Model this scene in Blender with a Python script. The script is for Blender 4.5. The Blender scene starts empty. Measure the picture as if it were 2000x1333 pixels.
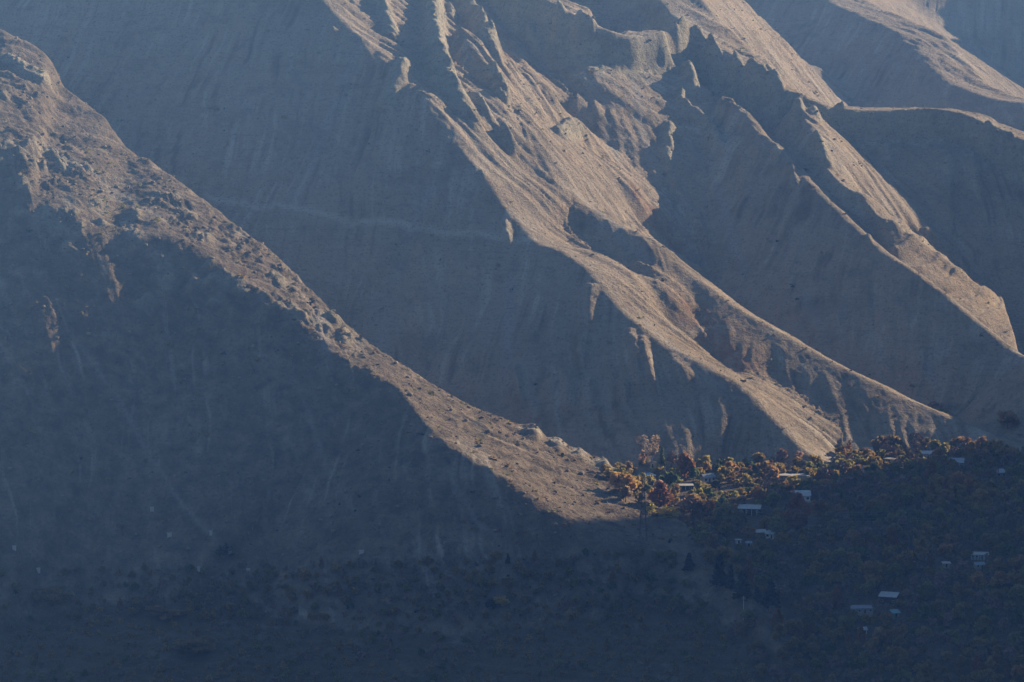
import bpy, bmesh, math, random, time
import numpy as np
from mathutils import Vector, Matrix

T0 = time.time()
rng = np.random.default_rng(7)
random.seed(7)
S = bpy.context.scene
COL = S.collection

# ------------------------------------------------------------------ camera, sky, sun, exposure
CAM_Z = 500.0
PITCH = math.radians(8.0)
TH = math.tan(math.radians(7.5))
cam_d = bpy.data.cameras.new('camera')
cam_d.sensor_width = 36.0
cam_d.lens = 18.0 / TH
cam_d.clip_start = 1.0
cam_d.clip_end = 30000.0
cam = bpy.data.objects.new('camera', cam_d)
COL.objects.link(cam)
cam.location = (0, 0, CAM_Z)
cam.rotation_euler = (math.pi / 2 - PITCH, 0, 0)
S.camera = cam

SUN_AZ = math.radians(37.0)     # from +x towards +y (behind the ridges, to the right)
SUN_EL = math.radians(19.0)
sd = Vector((math.cos(SUN_EL) * math.cos(SUN_AZ), math.cos(SUN_EL) * math.sin(SUN_AZ), math.sin(SUN_EL)))
sun_d = bpy.data.lights.new('sun', 'SUN')
sun_d.energy = 5.0
sun_d.angle = math.radians(0.55)
sun_d.color = (1.0, 0.775, 0.51)
sun = bpy.data.objects.new('sun', sun_d)
COL.objects.link(sun)
sun.rotation_euler = sd.to_track_quat('Z', 'Y').to_euler()

W = bpy.data.worlds.new('World')
S.world = W
W.use_nodes = True
nt = W.node_tree
nt.nodes.clear()
sky = nt.nodes.new('ShaderNodeTexSky')
sky.sky_type = 'NISHITA'
sky.sun_disc = False
sky.sun_elevation = SUN_EL
sky.sun_rotation = math.pi / 2 - SUN_AZ
sky.air_density = 1.3
sky.dust_density = 0.4
sky.ozone_density = 3.0
bg = nt.nodes.new('ShaderNodeBackground')
bg.inputs[1].default_value = 0.05
wo = nt.nodes.new('ShaderNodeOutputWorld')
nt.links.new(sky.outputs[0], bg.inputs[0])
nt.links.new(bg.outputs[0], wo.inputs[0])
S.view_settings.view_transform = 'Standard'
S.view_settings.look = 'None'
S.view_settings.exposure = 1.45
S.view_settings.gamma = 1.0
S.cycles.max_bounces = 6
S.cycles.diffuse_bounces = 2
S.cycles.volume_bounces = 0

# ------------------------------------------------------------------ camera <-> world helpers
SP, CP = math.sin(PITCH), math.cos(PITCH)


def unproj(px, py, Y):
    px, py, Y = np.asarray(px, float), np.asarray(py, float), np.asarray(Y, float)
    tx = (px - 1000.0) / 1000.0 * TH
    ty = -(py - 666.5) / 1000.0 * TH
    dy = CP + ty * SP
    dz = -SP + ty * CP
    return tx / dy * Y, Y, CAM_Z + dz / dy * Y


def proj(x, y, z):
    z = z - CAM_Z
    f = y * CP - z * SP
    u = y * SP + z * CP
    return 1000.0 + x / f / TH * 1000.0, 666.5 - u / f / TH * 1000.0


# ------------------------------------------------------------------ noise
_perm = np.random.default_rng(3).permutation(4096).astype(np.int32)
_ga = np.random.default_rng(4).uniform(0, 2 * np.pi, 4096)
_GX, _GY = np.cos(_ga).astype(np.float32), np.sin(_ga).astype(np.float32)


def perlin(x, y, seed=0):
    x = np.asarray(x, np.float32) + np.float32(seed * 17.31)
    y = np.asarray(y, np.float32) + np.float32(seed * 5.77)
    xi = np.floor(x); yi = np.floor(y)
    fx = x - xi; fy = y - yi
    xi = xi.astype(np.int32); yi = yi.astype(np.int32)
    def g(ix, iy, dx, dy):
        h = _perm[(_perm[ix & 4095] + iy) & 4095]
        return _GX[h] * dx + _GY[h] * dy
    u = fx * fx * fx * (fx * (fx * 6 - 15) + 10)
    v = fy * fy * fy * (fy * (fy * 6 - 15) + 10)
    a = g(xi, yi, fx, fy); b = g(xi + 1, yi, fx - 1, fy)
    c = g(xi, yi + 1, fx, fy - 1); d = g(xi + 1, yi + 1, fx - 1, fy - 1)
    return ((a + u * (b - a)) * (1 - v) + (c + u * (d - c)) * v) * 1.5


def fbm(x, y, oct=4, seed=0, gain=0.5, ridged=False):
    t = 0; a = 1.0; n = 0
    for i in range(oct):
        p = perlin(x, y, seed + i * 3)
        if ridged:
            p = 1 - 2 * np.abs(p)
        t = t + a * p; n += a
        a *= gain; x = x * 2.03; y = y * 2.03
    return t / n


def sstep(a, b, x):
    t = np.clip((x - a) / float(b - a), 0, 1)
    return t * t * (3 - 2 * t)


# ------------------------------------------------------------------ terrain base on a regular grid
G = 2.0
GX0, GX1, GY0, GY1 = -1100.0, 1500.0, 1800.0, 4400.0
gx = np.arange(GX0, GX1 + 1, G, dtype=np.float32)
gy = np.arange(GY0, GY1 + 1, G, dtype=np.float32)
XX, YY = np.meshgrid(gx, gy)            # [row=y, col=x]


def spline(pts, step=5.0):
    """pts: (n,k) with xyz first; Catmull-Rom resampled about every step metres"""
    P = np.asarray(pts, float)
    Q = np.vstack([2 * P[0] - P[1], P, 2 * P[-1] - P[-2]])
    out = []
    for i in range(1, len(Q) - 2):
        a, b, c, d = Q[i - 1], Q[i], Q[i + 1], Q[i + 2]
        n = max(2, int(np.linalg.norm((c - b)[:2]) / step))
        t = np.linspace(0, 1, n, endpoint=False)[:, None]
        r = 0.5 * (2 * b + (c - a) * t + (2 * a - 5 * b + 4 * c - d) * t**2 + (3 * b - a - 3 * c + d) * t**3)
        r[:, 3:] = (b + (c - b) * t)[:, 3:]
        out.append(r)
    out.append(P[-1:])
    return np.vstack(out)


def nearest(poly, R):
    """nearest distance, side, arc length, and interpolated values of a resampled polyline on the grid"""
    H, Wd = XX.shape
    D = np.full((H, Wd), 1e9, np.float32)
    I = np.zeros((H, Wd), np.int32)
    for i, p in enumerate(poly):
        c0 = max(0, int((p[0] - R - GX0) / G)); c1 = min(Wd, int((p[0] + R - GX0) / G) + 1)
        r0 = max(0, int((p[1] - R - GY0) / G)); r1 = min(H, int((p[1] + R - GY0) / G) + 1)
        if c0 >= c1 or r0 >= r1:
            continue
        d = (gx[c0:c1][None, :] - p[0])**2 + (gy[r0:r1][:, None] - p[1])**2
        sub = D[r0:r1, c0:c1]
        m = d < sub
        sub[m] = d[m]
        I[r0:r1, c0:c1][m] = i
    ok = D < 1e8
    # refine on the two neighbouring segments
    xs = poly[:, 0]; ys = poly[:, 1]
    arc = np.concatenate([[0], np.cumsum(np.hypot(np.diff(xs), np.diff(ys)))])
    tan = np.gradient(poly[:, :2], axis=0)
    tan /= np.linalg.norm(tan, axis=1)[:, None] + 1e-9
    px = XX[ok] - xs[I[ok]]; py = YY[ok] - ys[I[ok]]
    tx = tan[I[ok], 0]; ty = tan[I[ok], 1]
    al = px * tx + py * ty
    sd_ = tx * py - ty * px
    d = np.sqrt(D[ok])
    n = len(poly)
    tpar = np.interp(np.clip(arc[I[ok]] + al, 0, arc[-1]), arc, np.arange(n))
    s = arc[I[ok]] + np.clip(al, -6, 6)
    dd = np.sqrt(np.maximum(D[ok] - np.clip(al, -6, 6)**2, 0))
    return ok, dd, sd_, s, tpar


def val(poly, col, tpar):
    i = np.clip(tpar.astype(int), 0, len(poly) - 2)
    f = tpar - i
    return poly[i, col] * (1 - f) + poly[i + 1, col] * f


SC = np.zeros_like(XX)      # fall-line coordinate used for rills
DC = np.zeros_like(XX)      # distance below the crest
FLUTE = np.zeros_like(XX)   # 1 on cliffs


def ridge_pts(pts):
    P = np.asarray(pts, float)
    x, y, z = unproj(P[:, 0], P[:, 1], P[:, 2])
    return np.column_stack([x, y, z, P[:, 3:]])


def ridge(pts, cam_s=0.7, lit_s=0.4, lit_w=60, lit_s2=0.8, cam_cliff=0.0, cliff_w=8, cam_s2=None, cam_w=200,
          R=700, flute=5.0, seed=0, cone=1.0):
    """a tent-shaped ridge; px,py,Y points running downhill.  returns height, s, d, cliff mask"""
    poly = spline(ridge_pts(pts))
    ok, d, side, s, tp = nearest(poly, R)
    z = val(poly, 2, tp)
    lit = side > 0
    fl = fbm(s / 16.0, d / 60.0, 3, seed + 11) * flute + np.abs(fbm(s / 34.0, d * 0 + seed, 2, seed + 5)) * flute
    dc = np.maximum(d + fl * sstep(0, 8, d), 0)
    cs2 = cam_s if cam_s2 is None else cam_s2
    extra = val(poly, 3, tp) if poly.shape[1] > 3 else np.full(len(d), cam_cliff)
    drop_c = extra * sstep(1.5, cliff_w, dc) + np.where(d < cam_w, cam_s * d, cam_s * cam_w + cs2 * (d - cam_w))
    drop_l = np.where(d < lit_w, lit_s * d, lit_s * lit_w + lit_s2 * (d - lit_w))
    drop = np.where(lit, drop_l, drop_c)
    h = np.full(XX.shape, -1e4, np.float32)
    h[ok] = z - drop
    Sx = np.zeros(XX.shape, np.float32); Sx[ok] = np.where(lit, s - 2.0 * d, s - 0.8 * d)
    Dx = np.zeros(XX.shape, np.float32); Dx[ok] = d
    Lx = np.zeros(XX.shape, bool); Lx[ok] = lit
    Cx = np.zeros(XX.shape, np.float32)
    cm = np.where(lit, 0, np.clip(extra / 12.0, 0, 1) * (1 - sstep(cliff_w + 2, cliff_w + 16, dc)))
    Cx[ok] = cm
    return h, Sx, Dx, Lx, Cx


def floor_h(x, y):
    z = np.where(y > 2450, CAM_Z - 447 + (y - 2450) * 0.03, CAM_Z - 447 - (2450 - y) * 0.163 - np.maximum(2330 - y, 0) * 0.09)
    z = np.where(y < 2050, CAM_Z - 447 - 400 * 0.163 - 280 * .09 - (2050 - y) * 0.12, z)
    z = z - np.clip(100 - x, 0, 500) * 0.06 * sstep(2420, 2330, y)
    return np.maximum(z, -90)


H = floor_h(XX, YY).astype(np.float32)
RID = np.zeros(XX.shape, np.int8)


def smax(a, b, k):
    hlp = np.clip(0.5 + 0.5 * (b - a) / k, 0, 1)
    return a * (1 - hlp) + b * hlp + k * hlp * (1 - hlp)


def add(h, Sx, Dx, Lx, Cx, rid, k=6.0):
    global H
    m = h > H
    SC[m] = Sx[m] + rid * 331.0
    DC[m] = Dx[m]
    FLUTE[m] = Cx[m]
    RID[m] = rid
    H = smax(H, h, k).astype(np.float32)


# --- R1, the main ridge running down to the village
R1 = [(150, -640, 3260), (300, -420, 3140), (430, -240, 3040), (560, -80, 2950), (640, 10, 2895), (700, 70, 2865), (780, 145, 2830),
      (840, 200, 2800), (895, 280, 2775), (945, 345, 2755), (990, 405, 2735), (1050, 470, 2715), (1090, 487, 2700),
      (1150, 530, 2675), (1210, 600, 2650), (1300, 672, 2625), (1440, 748, 2600), (1500, 805, 2585), (1560, 872, 2565), (1640, 925, 2545)]
add(*ridge(R1, cam_s=0.62, lit_s=0.16, lit_w=70, lit_s2=0.5, R=800, seed=1), rid=1)
# --- R1b, its lower twin
R1b = [(900, 60, 2930), (945, 150, 2885), (1035, 262, 2834), (1100, 370, 2798), (1200, 440, 2772), (1290, 485, 2750), (1350, 532, 2738), (1440, 600, 2716), (1540, 656, 2696),
       (1640, 715, 2676), (1750, 766, 2655), (1880, 826, 2630), (1980, 870, 2606)]
add(*ridge(R1b, cam_s=0.5, lit_s=0.25, lit_w=14, lit_s2=0.82, R=320, seed=2), rid=2)
# --- R2 with its cliffs (4th number: cliff height)
R2 = [(1120, -260, 3400, 0), (1210, -120, 3300, 10), (1290, 5, 3215, 22), (1345, 58, 3165, 26), (1420, 110, 3130, 24), (1480, 150, 3110, 24), (1550, 182, 3100, 24),
      (1620, 205, 3098, 22), (1700, 214, 3104, 18), (1850, 214, 3112, 20), (1930, 240, 3104, 20), (2000, 272, 3094, 20), (2120, 330, 3070, 18), (2300, 420, 3030, 10)]
add(*ridge(R2, cam_s=0.72, lit_s=0.08, lit_w=42, lit_s2=0.95, R=700, cliff_w=10, flute=9, seed=3), rid=3)
R2a = [(1400, 190, 3085), (1440, 225, 3050), (1480, 262, 3015), (1530, 305, 2975), (1610, 388, 2920), (1700, 472, 2865), (1840, 572, 2805), (1990, 692, 2748), (2060, 690, 2702), (2160, 705, 2680), (2320, 780, 2640)]  # last points are an added knoll, out of view, that shades the valley trees
add(*ridge(R2a, cam_s=0.62, lit_s=0.15, lit_w=6, lit_s2=0.85, R=400, seed=4), rid=4)
R2b = [(1560, 215, 3070), (1588, 262, 3010), (1615, 330, 2965), (1660, 370, 2935)]
add(*ridge(R2b, cam_s=0.9, lit_s=0.3, lit_w=12, lit_s2=0.8, R=120, seed=5, cam_cliff=5), rid=5)
# --- upper wall between R1 and R2
R0 = [(760, -190, 3250, 10), (900, -90, 3170, 16), (1000, -20, 3120, 18), (1060, 2, 3100, 22), (1110, 25, 3080, 22), (1160, 45, 3075, 22), (1230, 70, 3085, 22), (1290, 60, 3110, 20)]
add(*ridge(R0, cam_s=0.74, lit_s=0.1, lit_w=40, lit_s2=0.6, R=420, flute=9, cliff_w=10, seed=6), rid=6)
# --- R4, the far ridge at the top right
R4 = [(1330, -250, 4150), (1500, -100, 3950), (1600, -10, 3840), (1680, 30, 3770), (1740, 58, 3720), (1790, 105, 3660), (1840, 155, 3610), (1900, 180, 3575), (1960, 197, 3550), (2100, 215, 3520), (2300, 300, 3460)]
add(*ridge(R4, cam_s=0.62, lit_s=0.05, lit_w=45, lit_s2=0.6, R=1000, seed=7), rid=7)

# --- FL, the near ridge on the left: gentle sunlit shoulder cut by a steep shaded face
FL1 = [(-500, -260, 2940, .44), (-250, -60, 2830, .44), (-100, 20, 2765, .44), (0, 60, 2735, .44), (60, 85, 2728, .44), (105, 128, 2715, .44), (122, 168, 2710, .42), (200, 225, 2690, .40), (250, 290, 2668, .36), (330, 340, 2640, .33),
       (450, 430, 2605, .31), (550, 510, 2575, .28), (680, 640, 2522, .24), (780, 710, 2493, .16), (860, 760, 2477, .16), (930, 795, 2470, .16),
       (1010, 828, 2466, .16), (1100, 868, 2466, .16), (1200, 912, 2455, .16), (1290, 985, 2405, .16), (1370, 1050, 2350, .16), (1450, 1130, 2290, .16)]
FL2 = [(-500, 40, 2760), (-250, 140, 2680), (-100, 205, 2635), (0, 262, 2600), (120, 345, 2575), (250, 405, 2560), (350, 462, 2548), (450, 515, 2533), (550, 572, 2512), (650, 640, 2487), (780, 728, 2452), (900, 800, 2398),
       (1000, 880, 2366), (1100, 952, 2344), (1200, 1020, 2328), (1280, 1075, 2320), (1380, 1150, 2285), (1460, 1230, 2240)]
p1 = spline(ridge_pts(FL1)); p2 = spline(ridge_pts(FL2))
order = np.argsort(p1[:, 0])
fx_, fy_, fz_, fs_ = (p1[order, k] for k in range(4))
y1_ = np.interp(gx, fx_, fy_); z1_ = np.interp(gx, fx_, fz_); s1_ = np.interp(gx, fx_, fs_)
z1_ = np.where(gx > fx_[-1], fz_[-1] - 0.6 * (gx - fx_[-1]), z1_)
dy_ = y1_[None, :] - YY
hA = z1_[None, :] - np.where(dy_ > 0, s1_[None, :] * dy_, -0.42 * dy_)
ok2, d2, side2, s2, tp2 = nearest(p2, 750)
hB = np.full(XX.shape, -1e4, np.float32)
hB[ok2] = val(p2, 2, tp2) + np.where(side2 > 0, 1.2 * d2, -0.72 * d2)
both = ok2
hFL = np.full(XX.shape, -1e4, np.float32)
hFL[both] = np.minimum(hA[both], hB[both])
Sx = np.zeros(XX.shape, np.float32); Sx[ok2] = s2 - 1.05 * d2
Dx = np.zeros(XX.shape, np.float32); Dx[ok2] = d2
add(hFL, Sx, Dx, hFL > 0, np.zeros(XX.shape, np.float32), rid=8, k=4.0)

# --- R5, unseen mountain beyond the right edge, shaped to shade the lower valley and near air
ca, sa = math.cos(SUN_AZ), math.sin(SUN_AZ)
def wu(w, u):
    return (-sa * w + ca * u, ca * w + sa * u)
R5 = [wu(w_, u_) + (z_,) for w_, u_, z_ in [(1842, 2550, 474), (1787, 2530, 650), (1500, 2430, 860), (1100, 2150, 1020), (600, 1850, 1080), (0, 1720, 1100), (-700, 1700, 1100)]]


def r5(x, y):
    best = np.full(np.shape(x), -1e4, np.float32)
    for i in range(len(R5) - 1):
        (x0, y0, z0), (x1, y1, z1) = R5[i], R5[i + 1]
        dx, dy = x1 - x0, y1 - y0
        t = np.clip(((x - x0) * dx + (y - y0) * dy) / (dx * dx + dy * dy), 0, 1)
        d = np.hypot(x - x0 - t * dx, y - y0 - t * dy)
        best = np.maximum(best, z0 + (z1 - z0) * t - (4.2, 3.6, 2.0, 1.8, 1.7, 1.6)[i] * d)
    return best


H = np.maximum(H, r5(XX, YY)).astype(np.float32)


def samp(A, x, y, cubic=False):
    fx = np.clip((np.asarray(x, np.float32) - GX0) / G, 1, A.shape[1] - 3)
    fy = np.clip((np.asarray(y, np.float32) - GY0) / G, 1, A.shape[0] - 3)
    ix = fx.astype(np.int32); iy = fy.astype(np.int32)
    tx = fx - ix; ty = fy - iy
    if not cubic:
        return (A[iy, ix] * (1 - tx) + A[iy, ix + 1] * tx) * (1 - ty) + (A[iy + 1, ix] * (1 - tx) + A[iy + 1, ix + 1] * tx) * ty
    def w(t):
        return (-0.5 * t + t * t - 0.5 * t**3, 1 - 2.5 * t * t + 1.5 * t**3, 0.5 * t + 2 * t * t - 1.5 * t**3, -0.5 * t * t + 0.5 * t**3)
    wx = w(tx); wy = w(ty)
    r = 0
    for j in range(4):
        q = 0
        for k in range(4):
            q = q + wx[k] * A[iy + j - 1, ix + k - 1]
        r = r + wy[j] * q
    return r


def blur(A, n=1):
    for _ in range(n):
        B = A.copy()
        B[1:-1] = 0.25 * A[:-2] + 0.5 * A[1:-1] + 0.25 * A[2:]
        A = B.copy()
        A[:, 1:-1] = 0.25 * B[:, :-2] + 0.5 * B[:, 1:-1] + 0.25 * B[:, 2:]
    return A


H = blur(H, 2)

# ------------------------------------------------------------------ ray casting on the height grid (to stand things on the ground)
def drape(px, py, y0=2040.0, y1=4300.0, grid=None):
    """world point where the sight line through a picture point meets the ground"""
    A = H if grid is None else grid
    px = np.atleast_1d(np.asarray(px, float)); py = np.atleast_1d(np.asarray(py, float))
    ys = np.arange(y0, y1, 2.0)
    out = np.zeros((len(px), 3))
    for i in range(len(px)):
        x, y, z = unproj(px[i], py[i], ys)
        h = samp(A, x, y)
        b = np.nonzero(h >= z)[0]
        if len(b) == 0:
            k = len(ys) - 1; yy = ys[k]
        else:
            k = b[0]
            if k > 0:
                e0 = z[k - 1] - h[k - 1]; e1 = h[k] - z[k]
                yy = ys[k - 1] + 2.0 * e0 / (e0 + e1 + 1e-6)
            else:
                yy = ys[0]
        X, Yq, Z = unproj(px[i], py[i], yy)
        out[i] = (X, Yq, Z)
    return out


# ------------------------------------------------------------------ spurs, fins, outcrops and gullies laid on the slopes
ROCK = np.clip(FLUTE, 0, 1).astype(np.float32)
SCREE = np.zeros_like(H)
RUSSET = np.zeros_like(H)
PATH = np.zeros_like(H)


def spur(pts, lift, wc, wl, rock=0.0, n=3, base=None, taper=0.25, rough=0.25, layer=None, amount=1.0, flat=0.0):
    """raise the ground along a line traced on the slope: wc metres wide on the near side, wl on the sunny side"""
    global H
    P = np.asarray(pts, float)
    w = np.column_stack(unproj(P[:, 0], P[:, 1], P[:, 2])) if P.shape[1] == 3 else drape(P[:, 0], P[:, 1])
    if np.max(np.linalg.norm(np.diff(w, axis=0), axis=1)) > 0.33 * 5 * np.max(np.hypot(np.diff(P[:, 0]), np.diff(P[:, 1]))):
        print('spur jumps', pts)
        return
    if len(w) < 2:
        return
    poly = spline(w, 2.5)
    R = max(wc, wl) * 1.5
    x0, x1 = poly[:, 0].min() - R, poly[:, 0].max() + R
    y0, y1 = poly[:, 1].min() - R, poly[:, 1].max() + R
    c0 = max(0, int((x0 - GX0) / G)); c1 = min(H.shape[1], int((x1 - GX0) / G) + 2)
    r0 = max(0, int((y0 - GY0) / G)); r1 = min(H.shape[0], int((y1 - GY0) / G) + 2)
    if c0 >= c1 or r0 >= r1:
        return
    X = XX[r0:r1, c0:c1]; Y = YY[r0:r1, c0:c1]
    xs, ys_ = poly[:, 0], poly[:, 1]
    D = (X[..., None] - xs)**2 + (Y[..., None] - ys_)**2
    I = D.argmin(-1)
    d = np.sqrt(D.min(-1))
    tan = np.gradient(poly[:, :2], axis=0)
    side = tan[I, 0] * (Y - ys_[I]) - tan[I, 1] * (X - xs[I])
    t = I / (len(poly) - 1.0)
    tp = np.clip(np.minimum(t, 1 - t) / max(taper, 1e-3), 0, 1)
    tp = tp * (2 - tp)
    wig = 1 + rough * fbm(X / 7.0, Y / 7.0, 3, 77)
    ww = np.where(side > 0, wl, wc) * wig
    q = np.clip(1 - np.maximum(d - flat, 0) / ww, 0, 1)
    sh = q * q * (3 - 2 * q) if flat == 0 else q
    if layer is not None:
        layer[r0:r1, c0:c1] = np.maximum(layer[r0:r1, c0:c1], sh * tp * amount)
        return
    H[r0:r1, c0:c1] += lift * sh * tp
    if rock:
        ROCK[r0:r1, c0:c1] = np.maximum(ROCK[r0:r1, c0:c1], rock * np.clip(sh * 2.0, 0, 1) * np.clip(tp * 2, 0, 1))


SPURS = [
    # pillars under the top of the main ridge
    ([(846, -30), (850, 30), (853, 80), (860, 130), (872, 165), (900, 200), (930, 240), (948, 262)], 21, 16, 10, 1),
    ([(902, -30), (915, 30), (938, 70), (965, 98), (985, 128)], 22, 16, 9, 1),
    ([(955, 140), (972, 165), (984, 188), (990, 210)], 11, 12, 7, 1),
    ([(880, 18), (884, 40)], 6, 6, 5, 1),
    ([(740, -10), (748, 20), (758, 45), (772, 80)], 8, 10, 8, 1),
    ([(800, 130), (780, 160), (765, 195), (745, 225)], 8, 12, 9, .8),
    ([(925, 190), (945, 215), (958, 240)], 6, 8, 5, .7),
    ([(985, 258), (996, 282), (1012, 305)], 7, 9, 6, .9),
    ([(1060, 190), (1080, 220), (1110, 245), (1150, 250)], 7, 10, 8, .6),
    ([(1085, 262), (1120, 255), (1145, 275), (1152, 290)], 8, 11, 7, .9),
    ([(1030, 150), (1075, 190), (1105, 225)], 5, 12, 10, 0),
    # upper cliffs
    ([(1030, 45), (1040, 80), (1052, 108)], 9, 9, 7, 1),
    ([(1062, 25), (1062, 60), (1070, 90)], 8, 9, 7, 1),
    ([(1085, 22), (1092, 60), (1098, 98)], 10, 10, 8, 1),
    ([(1125, 30), (1165, 60)], 6, 9, 6, .8),
    ([(1210, 40), (1228, 60), (1240, 72)], 7, 9, 7, 1),
    ([(1272, 30), (1290, 60), (1305, 75)], 9, 9, 8, 1),
    # fins below the second ridge
    ([(1345, 62), (1330, 100), (1342, 140), (1355, 180), (1368, 205)], 13, 11, 8, 1),
    ([(1352, 68), (1368, 100), (1385, 140), (1405, 185)], 12, 11, 8, 1),
    ([(1380, 85), (1395, 120), (1402, 165)], 10, 10, 8, 1),
    ([(1432, 120), (1440, 160), (1448, 190)], 9, 10, 10, 1),
    ([(1455, 130), (1478, 165), (1492, 195)], 8, 10, 10, 1),
    ([(1500, 150), (1520, 178), (1528, 200)], 8, 10, 8, 1),
    ([(1335, 165), (1332, 200), (1340, 225)], 7, 8, 6, 1),
    ([(1330, 205), (1360, 235), (1385, 258), (1400, 290), (1406, 305)], 10, 12, 8, .6),
    ([(1312, 240), (1308, 300), (1308, 335)], 6, 9, 5, 1),
    ([(1312, 345), (1325, 370)], 3, 6, 6, 0),
    ([(1400, 200), (1440, 230), (1490, 262)], 6, 12, 12, 0),
    ([(1450, 190), (1500, 225), (1560, 248)], 7, 12, 14, 0),
    ([(1560, 195), (1562, 225)], 7, 9, 6, 1),
    ([(1590, 205), (1596, 235)], 6, 9, 6, 1),
    ([(1640, 210), (1645, 235)], 7, 9, 6, 1),
    ([(1672, 205), (1694, 218)], 8, 9, 7, 1),
    ([(1590, 265), (1605, 300), (1622, 335)], 9, 12, 8, .9),
    ([(1560, 300), (1640, 380), (1700, 425), (1760, 462), (1830, 505), (1910, 565), (1990, 625)], 4.5, 14, 7, 0),
    ([(1515, 290), (1522, 320)], 5, 7, 5, .9),
    ([(1545, 325), (1555, 370)], 5, 7, 5, .6),
    ([(1695, 462), (1700, 482)], 3, 5, 4, .4),
    ([(1838, 562), (1846, 590)], 4, 7, 5, .3),
    ([(1800, 455), (1820, 465), (1832, 490)], 5, 9, 5, .3),
    ([(1740, 440), (1770, 455), (1780, 465)], 4, 9, 5, .3),
    ([(1845, 212), (1866, 228)], 6, 8, 6, 1),
    ([(1925, 238), (1940, 262), (1985, 275)], 6, 9, 6, 1),
    ([(1955, 275), (1958, 305), (1960, 332)], 6, 8, 5, 1),
    ([(1680, 290), (1690, 330)], 7, 12, 8, .8), ([(1730, 280), (1735, 330)], 7, 12, 8, .8), ([(1850, 290), (1855, 400)], 6, 12, 8, .8), ([(1900, 300), (1905, 380)], 6, 12, 8, .6),
    # outcrop by the old trail and the knobs on the crest
    ([(985, 432), (988, 460), (985, 472)], 6, 7, 6, .8),
    ([(648, 62), (652, 70)], 4, 5, 5, .6),
    ([(940, 335), (944, 348)], 3, 5, 4, .6),
    # low ribs on the shaded foot of the main ridge that the sun just grazes
    ([(1153, 552), (1151, 595), (1148, 650)], 4.7, 12, 8, 0),
    ([(1143, 650), (1139, 690), (1136, 725)], 5.0, 12, 7, 0),
    ([(1110, 720), (1108, 770), (1112, 815)], 6.2, 12, 7, 0),
    ([(1078, 735), (1076, 790), (1086, 840)], 5.0, 11, 6, 0),
    ([(1002, 715), (1008, 760), (1018, 812)], 6.2, 11, 7, 0),
    ([(1036, 785), (1044, 832)], 4.3, 9, 6, 0),
    ([(1150, 742), (1150, 772), (1146, 802)], 5.6, 12, 7, 0),
    ([(1228, 640), (1238, 700), (1252, 782)], 5.3, 10, 6, 0),
    ([(1250, 655), (1265, 715), (1279, 770)], 5.3, 10, 6, 0),
    ([(1216, 745), (1221, 792)], 4.3, 9, 6, 0),
    ([(1165, 798), (1182, 818)], 3.7, 8, 6, 0), ([(1205, 798), (1213, 818)], 3.7, 8, 6, 0),
    ([(1300, 700), (1330, 725), (1350, 748)], 2.6, 8, 8, 0),
    # gully side right of the twin ridge
    ([(1210, 350), (1250, 400), (1300, 460)], 4, 9, 12, 0),
    ([(1270, 390), (1310, 450), (1345, 500)], 4, 9, 12, 0),
    ([(1355, 410), (1372, 450), (1385, 485)], 4, 8, 9, 0),
]
for e in SPURS:
    spur(*e)
# gullies between the two crests
for e in [([(1090, 400), (1180, 480), (1300, 600), (1400, 690), (1480, 760)], -4, 14, 14, 0), ([(870, 250), (880, 270)], -2, 6, 6, 0)]:
    spur(*e)
# spoil benches above the village: level treads stepping down the crest, each ending in a steep sunny bank
BENCH = []
H0_ = H.copy()
edges = [(p_ - 1000) * .3241 for p_ in (1012, 1066, 1112, 1156, 1204)]
for a_, b_ in zip(edges[:-1], edges[1:]):
    ya_ = float(np.interp(a_, gx, y1_)) - 3
    za_ = float(samp(H0_, np.array([a_ + 2.0]), np.array([ya_]))[0]); zb_ = float(samp(H0_, np.array([b_]), np.array([ya_]))[0])
    t_ = np.clip((XX - (b_ - 6)) / 6.0, 0, 1)
    lev = za_ + (zb_ - za_) * t_ + fbm(XX / 8.0, YY / 8.0, 2, 97) * .4
    off = y1_[None, :] - 2 - YY
    fall = np.where(off > 0, np.maximum(off - 10, 0) * .42, np.maximum(-off - 6, 0) * .9)
    lev = lev - fall - np.maximum(a_ - XX, 0) * 1.5
    H = np.where((XX > a_ - 3) & (XX < b_) & (np.abs(off) < 40), np.maximum(H, lev), H).astype(np.float32)
    pa_ = [(a_, ya_ - 4), (b_ - 1, float(np.interp(b_, gx, y1_)) - 7)]
    BENCH.append([tuple(float(v) for v in proj(np.float64(q[0]), np.float64(q[1]), float(samp(H, np.array([q[0]]), np.array([q[1]]))[0]))) + (q[1],) for q in pa_])
# outcrops of the near ridge
rr = np.random.default_rng(12)
for i in range(60):
    t = rr.random()
    px_ = rr.uniform(-40, 690)
    c1 = np.interp(px_, [0, 120, 250, 550, 680], [100, 180, 290, 512, 640])
    c2 = np.interp(px_, [0, 120, 250, 350, 550, 680], [270, 350, 410, 465, 575, 655])
    py_ = c1 + (c2 - c1) * (0.12 + 1.35 * rr.random() ** 0.8) + (rr.random() * 130 if px_ < 420 else 0)
    L = rr.uniform(8, 34)
    spur([(px_, py_), (px_ + L * .5 + rr.uniform(-5, 5), py_ + L * .5), (px_ + L * .8 + rr.uniform(-8, 8), py_ + L)], rr.uniform(1, 3.5), rr.uniform(6, 12), rr.uniform(4, 9), .5, rough=.9)
for e in [([(-20, 70), (40, 80), (85, 105), (108, 150)], 6, 16, 9, 1), ([(10, 110), (60, 140), (100, 158)], 4, 12, 8, .8), ([(150, 195), (205, 230), (212, 238)], 4, 8, 6, .9), ([(225, 245), (245, 275), (250, 292)], 5, 8, 6, .9),
          ([(540, 505), (553, 515)], 4, 5, 4, .9), ([(580, 545), (584, 550)], 3, 4, 3, .9)]:
    spur(*e)
ONH = blur((RID > 0).astype(np.float32), 6)
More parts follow.
